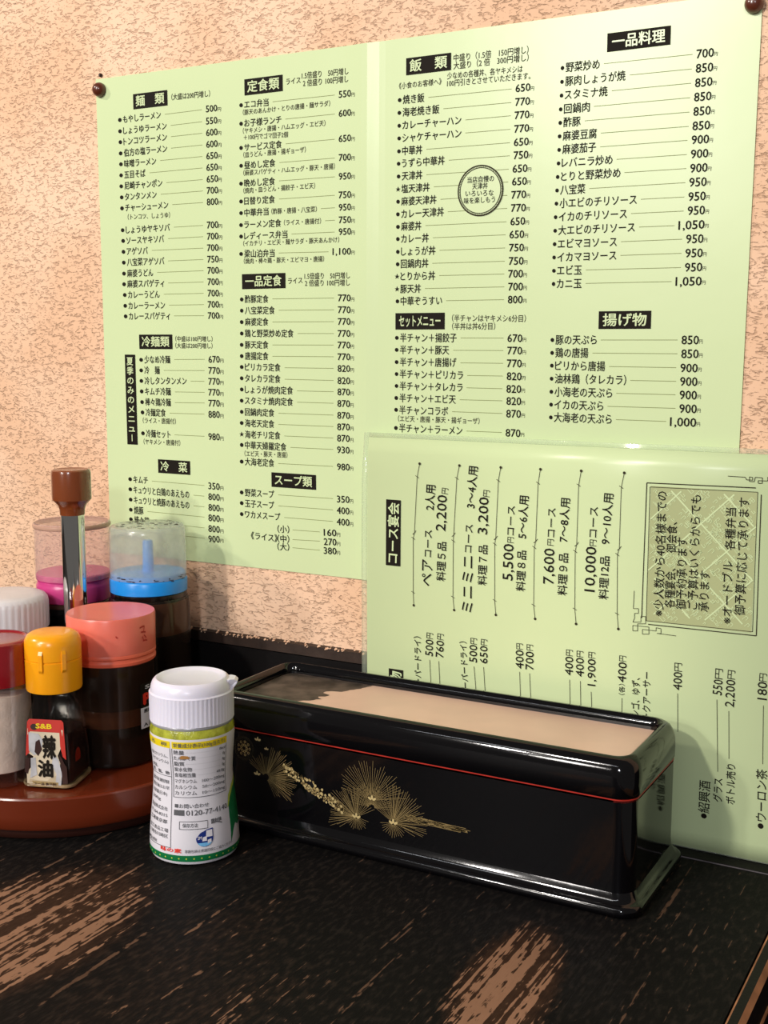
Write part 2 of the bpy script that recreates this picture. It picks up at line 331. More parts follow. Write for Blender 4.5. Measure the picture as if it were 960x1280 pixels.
POSTER_TEXT = """
d|●|8.9|396.2|11.8|396.0|2.4
n|もやしラーメン|12.9|396.1|42.9|396.4|3.9
p|500|77.2|396.7|85.6|396.7|3.9
y|円|85.9|395.8|88.3|395.6|2.3
d|●|8.8|389.4|11.6|389.2|2.4
n|しょうゆラーメン|12.8|389.3|47.2|389.5|3.9
p|550|77.1|389.7|85.5|389.7|4.0
y|円|85.8|388.8|88.2|388.6|2.3
d|●|8.8|382.8|11.6|382.6|2.4
n|トンコツラーメン|12.8|382.7|47.2|382.9|4.0
p|600|77.0|383.0|85.5|383.0|4.0
y|円|85.7|382.1|88.1|381.9|2.3
d|●|8.7|376.0|11.6|375.8|2.4
n|伯方の塩ラーメン|12.8|375.9|47.1|376.1|4.0
p|600|76.9|376.2|85.4|376.3|4.0
y|円|85.7|375.3|88.1|375.1|2.3
d|●|8.7|369.4|11.6|369.2|2.4
n|味噌ラーメン|12.8|369.3|38.3|369.3|4.0
p|650|76.8|369.5|85.3|369.5|4.0
y|円|85.6|368.5|88.0|368.4|2.3
d|●|8.6|362.6|11.4|362.5|2.4
n|五目そば|12.6|362.6|29.6|362.6|4.0
p|650|76.7|362.8|85.2|362.8|4.0
y|円|85.5|361.9|87.9|361.7|2.3
d|●|8.4|355.9|11.3|355.8|2.4
n|尼崎チャンポン|12.5|355.9|42.7|355.9|4.0
p|650|76.7|356.0|85.2|356.0|4.0
y|円|85.4|355.1|87.8|354.9|2.3
d|●|8.5|349.2|11.4|349.0|2.4
n|タンタンメン|12.5|349.1|38.0|349.2|4.0
p|700|76.6|349.3|85.1|349.3|4.0
y|円|85.4|348.4|87.8|348.2|2.3
d|●|8.5|342.4|11.4|342.3|2.5
n|チャーシューメン|12.5|342.4|46.9|342.5|4.0
p|800|76.5|342.6|85.0|342.6|4.0
y|円|85.3|341.6|87.7|341.5|2.3
d|●|8.5|328.9|11.3|328.8|2.5
n|しょうゆヤキソバ|12.5|328.8|47.7|328.9|4.0
p|700|76.2|329.0|84.8|329.0|4.1
y|円|85.0|328.0|87.5|327.9|2.3
d|●|8.6|322.3|11.5|322.2|2.5
n|ソースヤキソバ|12.7|322.2|42.9|322.2|4.1
p|700|76.1|322.3|84.7|322.3|4.1
y|円|85.0|321.3|87.4|321.2|2.4
d|●|8.6|315.5|11.5|315.4|2.5
n|アゲソバ|12.7|315.5|29.8|315.5|4.1
p|700|76.0|315.5|84.6|315.5|4.1
y|円|84.9|314.6|87.3|314.5|2.4
d|●|8.6|308.8|11.5|308.7|2.5
n|八宝菜アゲソバ|12.7|308.8|42.7|308.7|4.1
p|750|76.0|308.7|84.5|308.7|4.1
y|円|84.8|307.7|87.3|307.7|2.4
d|●|8.5|301.9|11.4|301.9|2.5
n|麻婆うどん|12.6|301.9|33.6|301.9|4.1
p|700|75.9|302.0|84.5|302.0|4.1
y|円|84.7|301.0|87.2|301.0|2.4
d|●|8.3|295.3|11.2|295.2|2.5
n|麻婆スパゲティ|12.4|295.3|42.2|295.2|4.1
p|700|75.8|295.2|84.4|295.2|4.1
y|円|84.7|294.2|87.1|294.2|2.4
d|●|8.6|288.5|11.5|288.5|2.5
n|カレーうどん|12.7|288.5|38.4|288.4|4.1
p|700|75.7|288.4|84.3|288.3|4.1
y|円|84.6|287.4|87.0|287.3|2.4
d|●|8.7|281.7|11.6|281.7|2.5
n|カレーラーメン|12.8|281.7|42.4|281.6|4.1
p|700|75.6|281.6|84.2|281.6|4.1
y|円|84.5|280.6|87.0|280.6|2.4
d|●|8.8|275.1|11.7|275.0|2.5
n|カレースパゲティ|12.9|275.0|46.1|275.0|4.1
p|700|75.5|274.9|84.2|274.9|4.1
y|円|84.4|274.0|86.9|273.9|2.4
d|●|20.5|247.6|23.4|247.6|2.5
n|少なめ冷麺|24.6|247.7|45.4|247.9|4.2
p|670|75.3|248.3|83.9|248.4|4.2
y|円|84.2|247.5|86.7|247.5|2.4
d|●|20.3|240.9|23.2|241.0|2.5
n|冷　麺|24.4|241.0|36.8|241.1|4.2
p|770|75.1|241.5|83.8|241.5|4.2
y|円|84.0|240.6|86.5|240.6|2.4
d|●|20.2|234.2|23.1|234.3|2.5
n|冷しタンタンメン|24.3|234.3|58.0|234.7|4.2
p|770|74.9|234.8|83.6|234.9|4.2
y|円|83.9|234.0|86.4|234.0|2.4
d|●|20.2|227.5|23.1|227.6|2.6
n|キムチ冷麺|24.3|227.6|45.3|227.8|4.2
p|770|74.7|228.1|83.4|228.2|4.2
y|円|83.7|227.2|86.2|227.2|2.4
d|●|20.3|220.7|23.2|220.8|2.6
n|棒々鶏冷麺|24.4|220.8|45.1|221.0|4.2
p|770|74.6|221.4|83.3|221.5|4.2
y|円|83.6|220.6|86.1|220.6|2.5
d|●|20.4|214.1|23.3|214.2|2.6
n|冷麺定食|24.5|214.2|40.7|214.3|4.2
p|880|74.4|214.5|83.1|214.6|4.3
y|円|83.4|213.6|85.9|213.7|2.5
d|●|20.3|200.7|23.2|200.8|2.6
n|冷麺セット|24.3|200.7|44.1|200.7|4.2
p|980|74.0|200.7|82.8|200.7|4.3
y|円|83.1|199.7|85.6|199.8|2.5
d|●|8.4|170.3|11.4|170.5|2.6
n|キムチ|12.6|170.4|24.7|170.3|4.3
p|350|73.2|169.8|82.0|169.7|4.3
y|円|82.3|168.7|84.8|168.9|2.5
d|●|8.3|163.7|11.3|163.8|2.6
n|キュウリと白鶏のあえもの|12.5|163.7|58.0|163.2|4.3
p|800|73.0|163.0|81.9|162.9|4.3
y|円|82.2|161.9|84.7|162.1|2.5
d|●|8.3|156.9|11.3|157.1|2.6
n|キュウリと焼豚のあえもの|12.5|156.9|57.9|156.4|4.3
p|800|72.9|156.2|81.7|156.1|4.4
y|円|82.0|155.1|84.5|155.2|2.5
d|●|8.2|150.2|11.2|150.4|2.6
n|焼豚|12.4|150.2|20.3|150.2|4.4
p|800|72.7|149.6|81.6|149.5|4.4
y|円|81.8|148.5|84.4|148.7|2.5
d|●|8.1|143.8|11.1|144.0|2.7
n|棒々鶏|12.3|143.8|25.0|143.6|4.4
p|800|72.5|142.8|81.4|142.6|4.4
y|円|81.7|141.6|84.2|141.8|2.5
p|900|72.4|136.1|81.2|136.4|4.4
y|円|81.5|135.5|84.0|135.6|2.5
k|（トンコツ、しょうゆ）|14.4|336.7|48.1|336.4|3.0
k|（大盛は200円増し）|51.4|405.9|80.5|405.3|3.2
k|（中盛は100円増し）|49.9|260.8|78.7|260.7|2.9
k|（大盛は200円増し）|49.8|256.6|78.6|256.5|2.9
k|（ライス・唐揚付）|21.9|209.0|48.7|209.2|3.1
k|（ヤキメシ・唐揚付）|22.1|195.4|51.8|195.7|3.1
d|●|101.7|396.7|104.2|396.5|2.3
n|エコ弁当|105.2|396.6|122.4|396.5|3.7
p|550|169.9|396.3|178.0|396.3|3.7
y|円|178.3|395.4|180.4|395.2|2.1
d|●|101.5|386.2|104.0|386.0|2.3
n|お子様ランチ|105.0|386.1|131.2|386.1|3.7
p|600|169.8|386.0|178.0|386.0|3.7
y|円|178.2|385.1|180.3|384.9|2.2
d|●|101.2|372.4|103.7|372.3|2.3
n|サービス定食|104.7|372.3|131.3|372.3|3.7
p|650|169.7|372.3|177.9|372.3|3.7
y|円|178.2|371.5|180.3|371.3|2.2
d|●|101.0|362.2|103.5|362.1|2.3
n|昼めし定食|104.5|362.1|126.6|362.1|3.8
p|700|169.7|362.0|177.8|361.9|3.8
y|円|178.1|361.0|180.2|360.9|2.2
d|●|100.7|351.9|103.3|351.8|2.3
n|晩めし定食|104.3|351.9|126.2|351.8|3.8
p|950|169.6|351.7|177.8|351.7|3.8
y|円|178.1|350.8|180.2|350.7|2.2
d|●|100.5|341.7|103.1|341.5|2.3
n|日替り定食|104.1|341.6|126.0|341.5|3.8
p|750|169.5|341.5|177.8|341.4|3.8
y|円|178.0|340.5|180.2|340.4|2.2
d|●|100.4|334.9|102.9|334.8|2.3
n|中華弁当|104.0|334.8|121.4|334.8|3.8
p|950|169.5|334.6|177.7|334.6|3.8
y|円|178.0|333.7|180.1|333.6|2.2
d|●|100.2|328.0|102.8|327.8|2.3
n|ラーメン定食|103.8|327.9|130.2|327.8|3.8
p|750|169.5|327.7|177.7|327.6|3.8
y|円|177.9|326.7|180.1|326.6|2.2
d|●|100.1|321.3|102.7|321.2|2.3
n|レディース弁当|103.7|321.3|134.5|321.2|3.8
p|950|169.4|321.1|177.7|321.1|3.8
y|円|177.9|320.2|180.1|320.1|2.2
d|●|99.9|311.1|102.5|311.0|2.3
n|梁山泊弁当|103.5|311.0|125.3|310.7|3.9
p|1,100|165.2|310.2|177.6|310.0|3.8
y|円|177.9|309.1|180.0|309.0|2.2
k|（豚天のあんかけ・とりの唐揚・麺サラダ）|104.1|392.3|164.2|392.1|2.7
k|（ヤキメシ・唐揚・ハムエッグ・エビ天）|103.9|381.8|161.0|381.6|2.8
k|＋100円でゴマ団子2個|104.5|378.1|135.6|377.4|2.8
k|（皿うどん・唐揚・揚ギョーザ）|104.0|368.1|147.7|368.1|2.8
k|（麻婆スパゲティ・ハムエッグ・豚天・唐揚）|103.8|357.8|167.1|357.5|2.8
k|（焼肉・皿うどん・揚餃子・エビ天）|103.6|347.6|153.8|347.6|2.8
k|（酢豚・唐揚・八宝菜）|123.4|334.7|154.8|334.4|2.8
k|（ライス・唐揚付）|132.1|327.8|157.6|327.7|2.8
k|（イカチリ・エビ天・麺サラダ・豚天あんかけ）|102.9|317.0|169.7|316.7|2.8
k|（焼肉・棒々鶏・豚天・エビマヨ・唐揚）|103.1|306.7|159.5|306.3|2.8
k|（エビ天・豚天・唐揚）|101.3|191.3|132.7|191.8|3.0
k|ライス|134.7|406.6|144.6|406.6|3.1
k|1.5倍盛り　50円増し|145.4|408.8|176.3|408.3|3.2
k|2 倍盛り 100円増し|146.2|404.6|176.2|404.1|3.2
k|ライス|134.5|294.3|144.6|294.5|3.2
k|1.5倍盛り　50円増し|146.0|296.8|176.8|296.5|3.2
k|2 倍盛り 100円増し|146.3|292.8|176.7|292.5|3.2
d|●|99.8|284.3|102.4|284.2|2.4
n|酢豚定食|103.4|284.3|120.5|284.2|3.9
p|770|168.7|284.0|177.2|283.9|3.9
y|円|177.4|283.0|179.6|283.0|2.2
d|●|99.7|277.6|102.2|277.6|2.4
n|八宝菜定食|103.3|277.6|124.9|277.5|3.9
p|770|168.6|277.3|177.1|277.2|3.9
y|円|177.4|276.3|179.5|276.3|2.3
d|●|99.5|270.8|102.1|270.8|2.4
n|麻婆定食|103.2|270.8|120.2|270.8|3.9
p|770|168.5|270.6|177.0|270.6|3.9
y|円|177.3|269.7|179.5|269.6|2.3
d|●|99.4|264.0|102.0|264.0|2.4
n|鶏と野菜炒め定食|103.0|264.0|138.0|263.9|3.9
p|770|168.4|263.8|176.9|263.8|3.9
y|円|177.2|262.9|179.4|262.9|2.3
d|●|99.2|257.2|101.8|257.2|2.4
n|豚天定食|102.9|257.2|120.0|257.2|3.9
p|770|168.3|257.2|176.9|257.2|3.9
y|円|177.1|256.3|179.3|256.3|2.3
d|●|99.1|250.4|101.7|250.5|2.4
n|唐揚定食|102.8|250.5|119.9|250.5|4.0
p|770|168.2|250.5|176.8|250.5|3.9
y|円|177.0|249.6|179.2|249.6|2.3
d|●|98.9|243.9|101.6|243.9|2.4
n|ピリカラ定食|102.6|243.9|128.5|243.8|4.0
p|820|168.2|243.8|176.7|243.8|3.9
y|円|177.0|242.9|179.2|242.9|2.3
d|●|98.8|237.1|101.4|237.1|2.4
n|タレカラ定食|102.5|237.1|128.4|237.0|4.0
p|820|168.1|236.8|176.6|236.8|4.0
y|円|176.9|235.9|179.1|235.9|2.3
d|●|98.7|230.3|101.3|230.4|2.4
n|しょうが焼肉定食|102.3|230.3|137.2|230.3|4.0
p|870|168.0|230.3|176.5|230.3|4.0
y|円|176.8|229.4|179.0|229.5|2.3
d|●|98.5|223.5|101.1|223.6|2.4
n|スタミナ焼肉定食|102.2|223.6|137.1|223.6|4.0
p|870|167.9|223.6|176.5|223.6|4.0
y|円|176.7|222.7|178.9|222.7|2.3
d|●|98.4|216.7|101.0|216.8|2.4
n|回鍋肉定食|102.1|216.7|123.6|216.7|4.0
p|870|167.8|216.7|176.4|216.7|4.0
y|円|176.7|215.8|178.9|215.8|2.3
d|●|98.2|209.9|100.9|210.0|2.4
n|海老天定食|101.9|209.9|123.5|210.0|4.0
p|870|167.7|210.0|176.3|210.1|4.0
y|円|176.6|209.1|178.8|209.2|2.3
s|★|97.6|203.0|101.2|203.1|3.4
n|海老チリ定食|101.8|203.0|127.8|203.2|4.0
p|870|167.6|203.4|176.2|203.4|4.0
y|円|176.5|202.5|178.7|202.6|2.3
d|●|98.0|196.4|100.6|196.6|2.5
n|中華天婦羅定食|101.7|196.5|132.0|196.5|4.0
p|930|167.5|196.6|176.1|196.6|4.0
y|円|176.4|195.6|178.6|195.7|2.3
d|●|97.7|186.2|100.4|186.3|2.5
n|大海老定食|101.5|186.3|123.1|186.4|4.1
p|980|167.4|186.6|176.1|186.7|4.0
y|円|176.3|185.8|178.5|185.9|2.3
d|●|97.3|167.1|100.0|167.2|2.5
n|野菜スープ|101.1|167.2|122.7|167.3|4.1
p|350|167.2|167.5|175.9|167.6|4.1
y|円|176.2|166.7|178.4|166.8|2.4
d|●|97.2|160.4|99.9|160.6|2.5
n|玉子スープ|100.9|160.5|122.6|160.6|4.1
p|400|167.1|160.8|175.8|160.8|4.1
y|円|176.1|159.9|178.3|160.0|2.4
d|●|97.1|153.6|99.7|153.7|2.5
n|ワカメスープ|100.8|153.7|127.0|153.8|4.1
p|400|167.0|154.0|175.8|154.0|4.1
y|円|176.0|153.1|178.3|153.2|2.4
n|（小）|124.8|146.3|133.5|146.6|3.9
p|160|157.9|146.9|166.8|147.1|4.1
y|円|167.1|146.2|169.3|146.2|2.4
n|（中）|124.7|140.4|133.4|140.7|3.9
p|270|157.9|141.3|166.8|141.6|4.1
y|円|167.1|140.6|169.3|140.7|2.4
n|（大）|124.6|135.4|133.3|135.8|3.9
p|380|157.8|135.9|166.8|136.2|4.1
y|円|167.0|135.2|169.2|135.3|2.4
n|《ライス》|105.1|140.8|124.9|140.4|4.0
k|中盛り（1.5倍　150円増し）|241.1|408.1|283.8|407.7|3.2
k|大盛り（2 倍　300円増し）|241.1|404.1|283.9|403.9|3.2
k|少なめの各種丼、各ヤキメシは|237.4|399.3|280.7|398.6|3.0
k|100円引きとさせていただきます。|237.4|395.5|285.1|394.7|3.0
k|《小食のお客様へ》|208.2|397.0|234.1|397.0|2.9
k|（半チャンはヤキメシ6分目）|241.4|271.9|284.8|271.3|3.2
k|（半丼は丼6分目）|241.5|267.4|267.2|267.4|3.2
k|（エビ天・唐揚・豚天・揚ギョーザ）|208.0|216.0|258.6|216.2|3.0
d|●|207.6|389.8|209.8|389.6|2.1
n|焼き飯|210.7|389.6|223.8|389.6|4.0
p|650|276.9|389.2|285.2|389.2|3.9
y|円|285.4|388.4|287.2|388.2|2.0
d|●|207.4|383.1|209.6|382.9|2.1
n|海老焼き飯|210.5|383.0|232.9|382.8|4.0
p|770|276.8|382.4|285.1|382.3|3.9
y|円|285.3|381.5|287.1|381.3|2.0
d|●|207.4|376.3|209.5|376.1|2.1
n|カレーチャーハン|210.4|376.2|246.0|376.0|4.0
p|770|276.6|375.7|284.9|375.7|3.9
y|円|285.1|374.9|287.0|374.7|2.0
d|●|207.3|369.6|209.5|369.4|2.1
n|シャケチャーハン|210.4|369.5|246.1|369.2|4.0
p|770|276.5|368.9|284.9|368.9|3.9
y|円|285.1|368.1|286.9|367.9|2.0
d|●|207.2|362.7|209.4|362.6|2.1
n|中華丼|210.3|362.6|222.7|362.5|4.0
p|650|276.4|362.2|284.8|362.1|3.9
y|円|285.0|361.3|286.8|361.1|2.0
d|●|207.0|356.1|209.2|356.0|2.1
n|うずら中華丼|210.1|356.0|236.3|355.9|4.0
p|750|276.4|355.6|284.7|355.5|4.0
y|円|284.9|354.7|286.8|354.6|2.0
d|●|207.0|349.3|209.2|349.2|2.1
n|天津丼|210.1|349.2|222.8|349.2|4.0
p|650|275.9|348.8|284.3|348.7|4.0
y|円|284.5|347.9|286.4|347.8|2.0
s|★|206.3|342.5|209.3|342.3|3.0
n|塩天津丼|209.8|342.4|227.3|342.4|4.0
p|650|275.7|342.3|284.1|342.2|4.0
y|円|284.3|341.4|286.2|341.3|2.0
d|●|206.7|335.8|208.9|335.7|2.2
n|麻婆天津丼|209.8|335.7|231.5|335.6|4.0
p|770|275.4|335.5|283.8|335.5|4.0
y|円|284.1|334.6|285.9|334.5|2.0
d|●|206.6|329.0|208.8|328.9|2.2
n|カレー天津丼|209.8|328.9|236.0|328.9|4.1
p|770|275.3|328.8|283.8|328.7|4.0
y|円|284.0|327.9|285.8|327.8|2.0
d|●|206.6|322.2|208.9|322.1|2.2
n|麻婆丼|209.8|322.2|222.3|322.1|4.1
p|650|275.1|321.9|283.5|321.9|4.0
y|円|283.7|321.0|285.6|321.0|2.0
d|●|206.6|315.6|208.8|315.5|2.2
n|カレー丼|209.7|315.5|226.9|315.4|4.1
p|650|274.7|315.2|283.1|315.1|4.0
y|円|283.4|314.3|285.2|314.2|2.1
d|●|206.6|308.6|208.8|308.6|2.2
n|しょうが丼|209.7|308.6|231.1|308.5|4.1
p|750|274.6|308.4|283.1|308.3|4.0
y|円|283.3|307.5|285.2|307.4|2.1
d|●|206.5|301.9|208.7|301.8|2.2
n|回鍋肉丼|209.6|301.9|226.8|301.8|4.1
p|750|274.5|301.5|283.0|301.4|4.1
y|円|283.2|300.6|285.1|300.5|2.1
s|★|205.7|295.2|208.8|295.1|3.1
n|とりから丼|209.3|295.1|231.0|295.0|4.1
p|700|274.3|294.8|282.8|294.8|4.1
y|円|283.0|294.0|284.9|293.9|2.1
s|★|205.7|288.3|208.8|288.2|3.1
n|豚天丼|209.3|288.2|222.2|288.2|4.1
p|700|274.4|288.1|282.9|288.1|4.1
y|円|283.1|287.3|285.0|287.2|2.1
d|●|206.4|281.5|208.6|281.5|2.2
n|中華ぞうすい|209.5|281.5|235.3|281.4|4.1
p|800|274.3|281.4|282.8|281.3|4.1
y|円|283.1|280.5|284.9|280.5|2.1
d|●|206.0|261.3|208.3|261.3|2.2
n|半チャン＋揚餃子|209.2|261.3|244.3|261.2|4.2
p|670|274.4|261.1|283.0|261.0|4.1
y|円|283.2|260.2|285.1|260.2|2.1
d|●|205.9|254.6|208.2|254.6|2.2
n|半チャン＋豚天|209.1|254.6|239.8|254.5|4.2
p|770|274.4|254.5|283.0|254.5|4.1
y|円|283.2|253.6|285.1|253.6|2.1
d|●|205.9|247.8|208.2|247.8|2.2
n|半チャン＋唐揚げ|209.1|247.8|244.3|247.8|4.2
p|770|274.3|247.7|282.9|247.7|4.2
y|円|283.1|246.8|285.0|246.9|2.1
d|●|205.9|241.1|208.1|241.1|2.2
n|半チャン＋ピリカラ|209.0|241.1|248.4|240.9|4.2
p|820|274.3|240.9|282.9|240.8|4.2
y|円|283.1|240.0|285.0|240.0|2.1
d|●|205.9|234.4|208.1|234.4|2.2
n|半チャン＋タレカラ|209.0|234.4|248.2|234.2|4.2
p|820|274.2|234.1|282.8|234.1|4.2
y|円|283.0|233.3|284.9|233.3|2.1
d|●|205.7|227.6|208.0|227.7|2.3
n|半チャン＋エビ天|208.9|227.7|244.1|227.6|4.2
p|820|274.3|227.6|282.9|227.6|4.2
y|円|283.1|226.7|285.0|226.8|2.1
d|●|205.6|220.9|207.9|221.0|2.3
n|半チャンコラボ|208.8|220.9|239.5|220.9|4.2
p|870|274.3|220.8|282.9|220.8|4.2
y|円|283.2|220.0|285.1|220.0|2.1
d|●|205.5|210.6|207.8|210.7|2.3
n|半チャン＋ラーメン|208.7|210.7|248.3|210.5|4.2
p|870|274.1|210.5|282.8|210.4|4.2
y|円|283.0|209.6|284.9|209.7|2.1
d|●|301.5|396.8|303.4|396.6|2.0
n|野菜炒め|304.2|396.7|322.2|396.5|4.1
p|700|370.5|396.0|378.9|396.0|4.1
y|円|379.1|395.2|380.6|395.0|1.8
d|●|301.4|390.1|303.3|389.9|2.0
n|豚肉しょうが焼|304.1|390.0|335.6|389.7|4.1
p|850|370.4|389.4|378.8|389.3|4.1
y|円|379.0|388.6|380.6|388.4|1.8
d|●|301.3|383.4|303.2|383.2|2.0
n|スタミナ焼|303.9|383.3|326.6|383.1|4.1
p|850|370.3|382.7|378.7|382.7|4.1
y|円|378.9|381.9|380.5|381.8|1.8
d|●|301.0|376.6|302.9|376.5|2.0
n|回鍋肉|303.7|376.5|317.5|376.4|4.1
p|850|370.1|376.1|378.5|376.1|4.1
y|円|378.7|375.3|380.3|375.2|1.9
d|●|300.9|370.0|302.8|369.8|2.0
n|酢豚|303.6|369.9|312.8|369.8|4.1
p|850|370.0|369.4|378.4|369.4|4.1
y|円|378.7|368.6|380.2|368.5|1.9
d|●|300.7|363.3|302.6|363.2|2.0
n|麻婆豆腐|303.4|363.2|321.5|363.1|4.1
p|850|369.8|362.7|378.3|362.6|4.1
y|円|378.5|361.9|380.1|361.8|1.9
d|●|300.6|356.6|302.5|356.5|2.0
n|麻婆茄子|303.3|356.6|321.3|356.5|4.1
p|900|369.6|356.2|378.1|356.1|4.1
y|円|378.3|355.4|379.9|355.3|1.9
d|●|300.4|349.9|302.3|349.8|2.0
n|レバニラ炒め|303.1|349.9|330.1|349.7|4.1
p|900|369.5|349.5|378.0|349.5|4.1
y|円|378.2|348.7|379.8|348.6|1.9
d|●|300.1|343.2|302.0|343.0|2.0
n|とりと野菜炒め|302.8|343.1|334.4|343.0|4.1
p|900|369.4|342.8|377.9|342.8|4.2
y|円|378.1|342.1|379.7|341.9|1.9
d|●|299.9|336.4|301.8|336.3|2.0
n|八宝菜|302.6|336.4|316.1|336.3|4.2
p|950|369.2|336.2|377.7|336.1|4.2
y|円|377.9|335.4|379.5|335.3|1.9
d|●|299.7|329.8|301.6|329.7|2.0
n|小エビのチリソース|302.4|329.7|343.2|329.5|4.2
p|950|369.0|329.4|377.5|329.4|4.2
y|円|377.7|328.6|379.3|328.6|1.9
d|●|299.4|323.0|301.3|322.9|2.0
n|イカのチリソース|302.1|322.9|338.3|322.8|4.2
p|950|368.9|322.7|377.4|322.7|4.2
y|円|377.7|321.9|379.3|321.8|1.9
d|●|299.3|316.1|301.2|316.1|2.0
n|大エビのチリソース|302.0|316.1|342.6|316.0|4.2
p|1,050|364.6|315.9|377.5|315.9|4.2
y|円|377.7|315.1|379.3|315.0|1.9
d|●|299.1|309.3|301.1|309.3|2.0
n|エビマヨソース|301.8|309.3|333.5|309.2|4.2
p|950|368.6|309.2|377.2|309.1|4.2
y|円|377.4|308.4|379.0|308.3|1.9
d|●|299.0|302.6|300.9|302.5|2.0
n|イカマヨソース|301.7|302.5|333.4|302.5|4.2
p|950|368.5|302.4|377.1|302.3|4.2
y|円|377.3|301.6|378.9|301.5|1.9
d|●|299.0|295.8|301.0|295.7|2.0
n|エビ玉|301.7|295.8|315.3|295.7|4.3
p|950|368.5|295.5|377.1|295.5|4.2
y|円|377.3|294.7|378.9|294.7|1.9
d|●|299.0|289.0|300.9|289.0|2.1
n|カニ玉|301.7|289.0|315.3|288.9|4.3
p|1,050|364.1|288.8|377.1|288.7|4.3
y|円|377.3|288.0|378.9|287.9|1.9
d|●|298.9|260.1|300.9|260.1|2.1
n|豚の天ぷら|301.7|260.1|324.2|260.1|4.3
p|850|368.1|260.1|376.8|260.1|4.3
y|円|377.0|259.3|378.6|259.3|2.0
d|●|298.9|253.4|300.9|253.4|2.1
n|鶏の唐揚|301.7|253.4|319.8|253.4|4.3
p|850|368.2|253.3|376.9|253.3|4.3
y|円|377.1|252.5|378.8|252.5|2.0
d|●|298.9|246.7|300.9|246.8|2.1
n|ピリから唐揚|301.7|246.7|329.0|246.6|4.3
p|900|368.0|246.3|376.7|246.3|4.3
y|円|376.9|245.5|378.5|245.5|2.0
d|●|298.9|239.9|300.9|239.9|2.1
n|油林鶏（タレカラ）|301.7|239.9|340.4|239.7|4.3
p|900|368.1|239.6|376.8|239.6|4.4
y|円|377.0|238.8|378.7|238.8|2.0
d|●|298.9|233.0|300.9|233.1|2.1
n|小海老の天ぷら|301.7|233.0|333.2|233.0|4.4
p|900|368.1|232.9|376.8|232.9|4.4
y|円|377.1|232.1|378.7|232.1|2.0
d|●|298.9|226.3|300.9|226.3|2.1
n|イカの天ぷら|301.7|226.3|328.6|226.2|4.4
p|900|368.2|226.1|377.0|226.1|4.4
y|円|377.2|225.3|378.8|225.3|2.0
d|●|298.9|219.5|300.9|219.6|2.1
n|大海老の天ぷら|301.7|219.6|333.3|219.5|4.4
p|1,000|363.7|219.4|377.0|219.3|4.4
y|円|377.2|218.5|378.8|218.6|2.0
c|当店自慢の|250.0|344.6|265.5|344.6|3.1
c|天津丼|252.9|341.1|261.9|341.1|3.1
c|いろいろな|249.0|337.6|265.4|337.2|3.1
c|味を楽しもう|248.1|333.8|266.3|333.8|3.1
"""
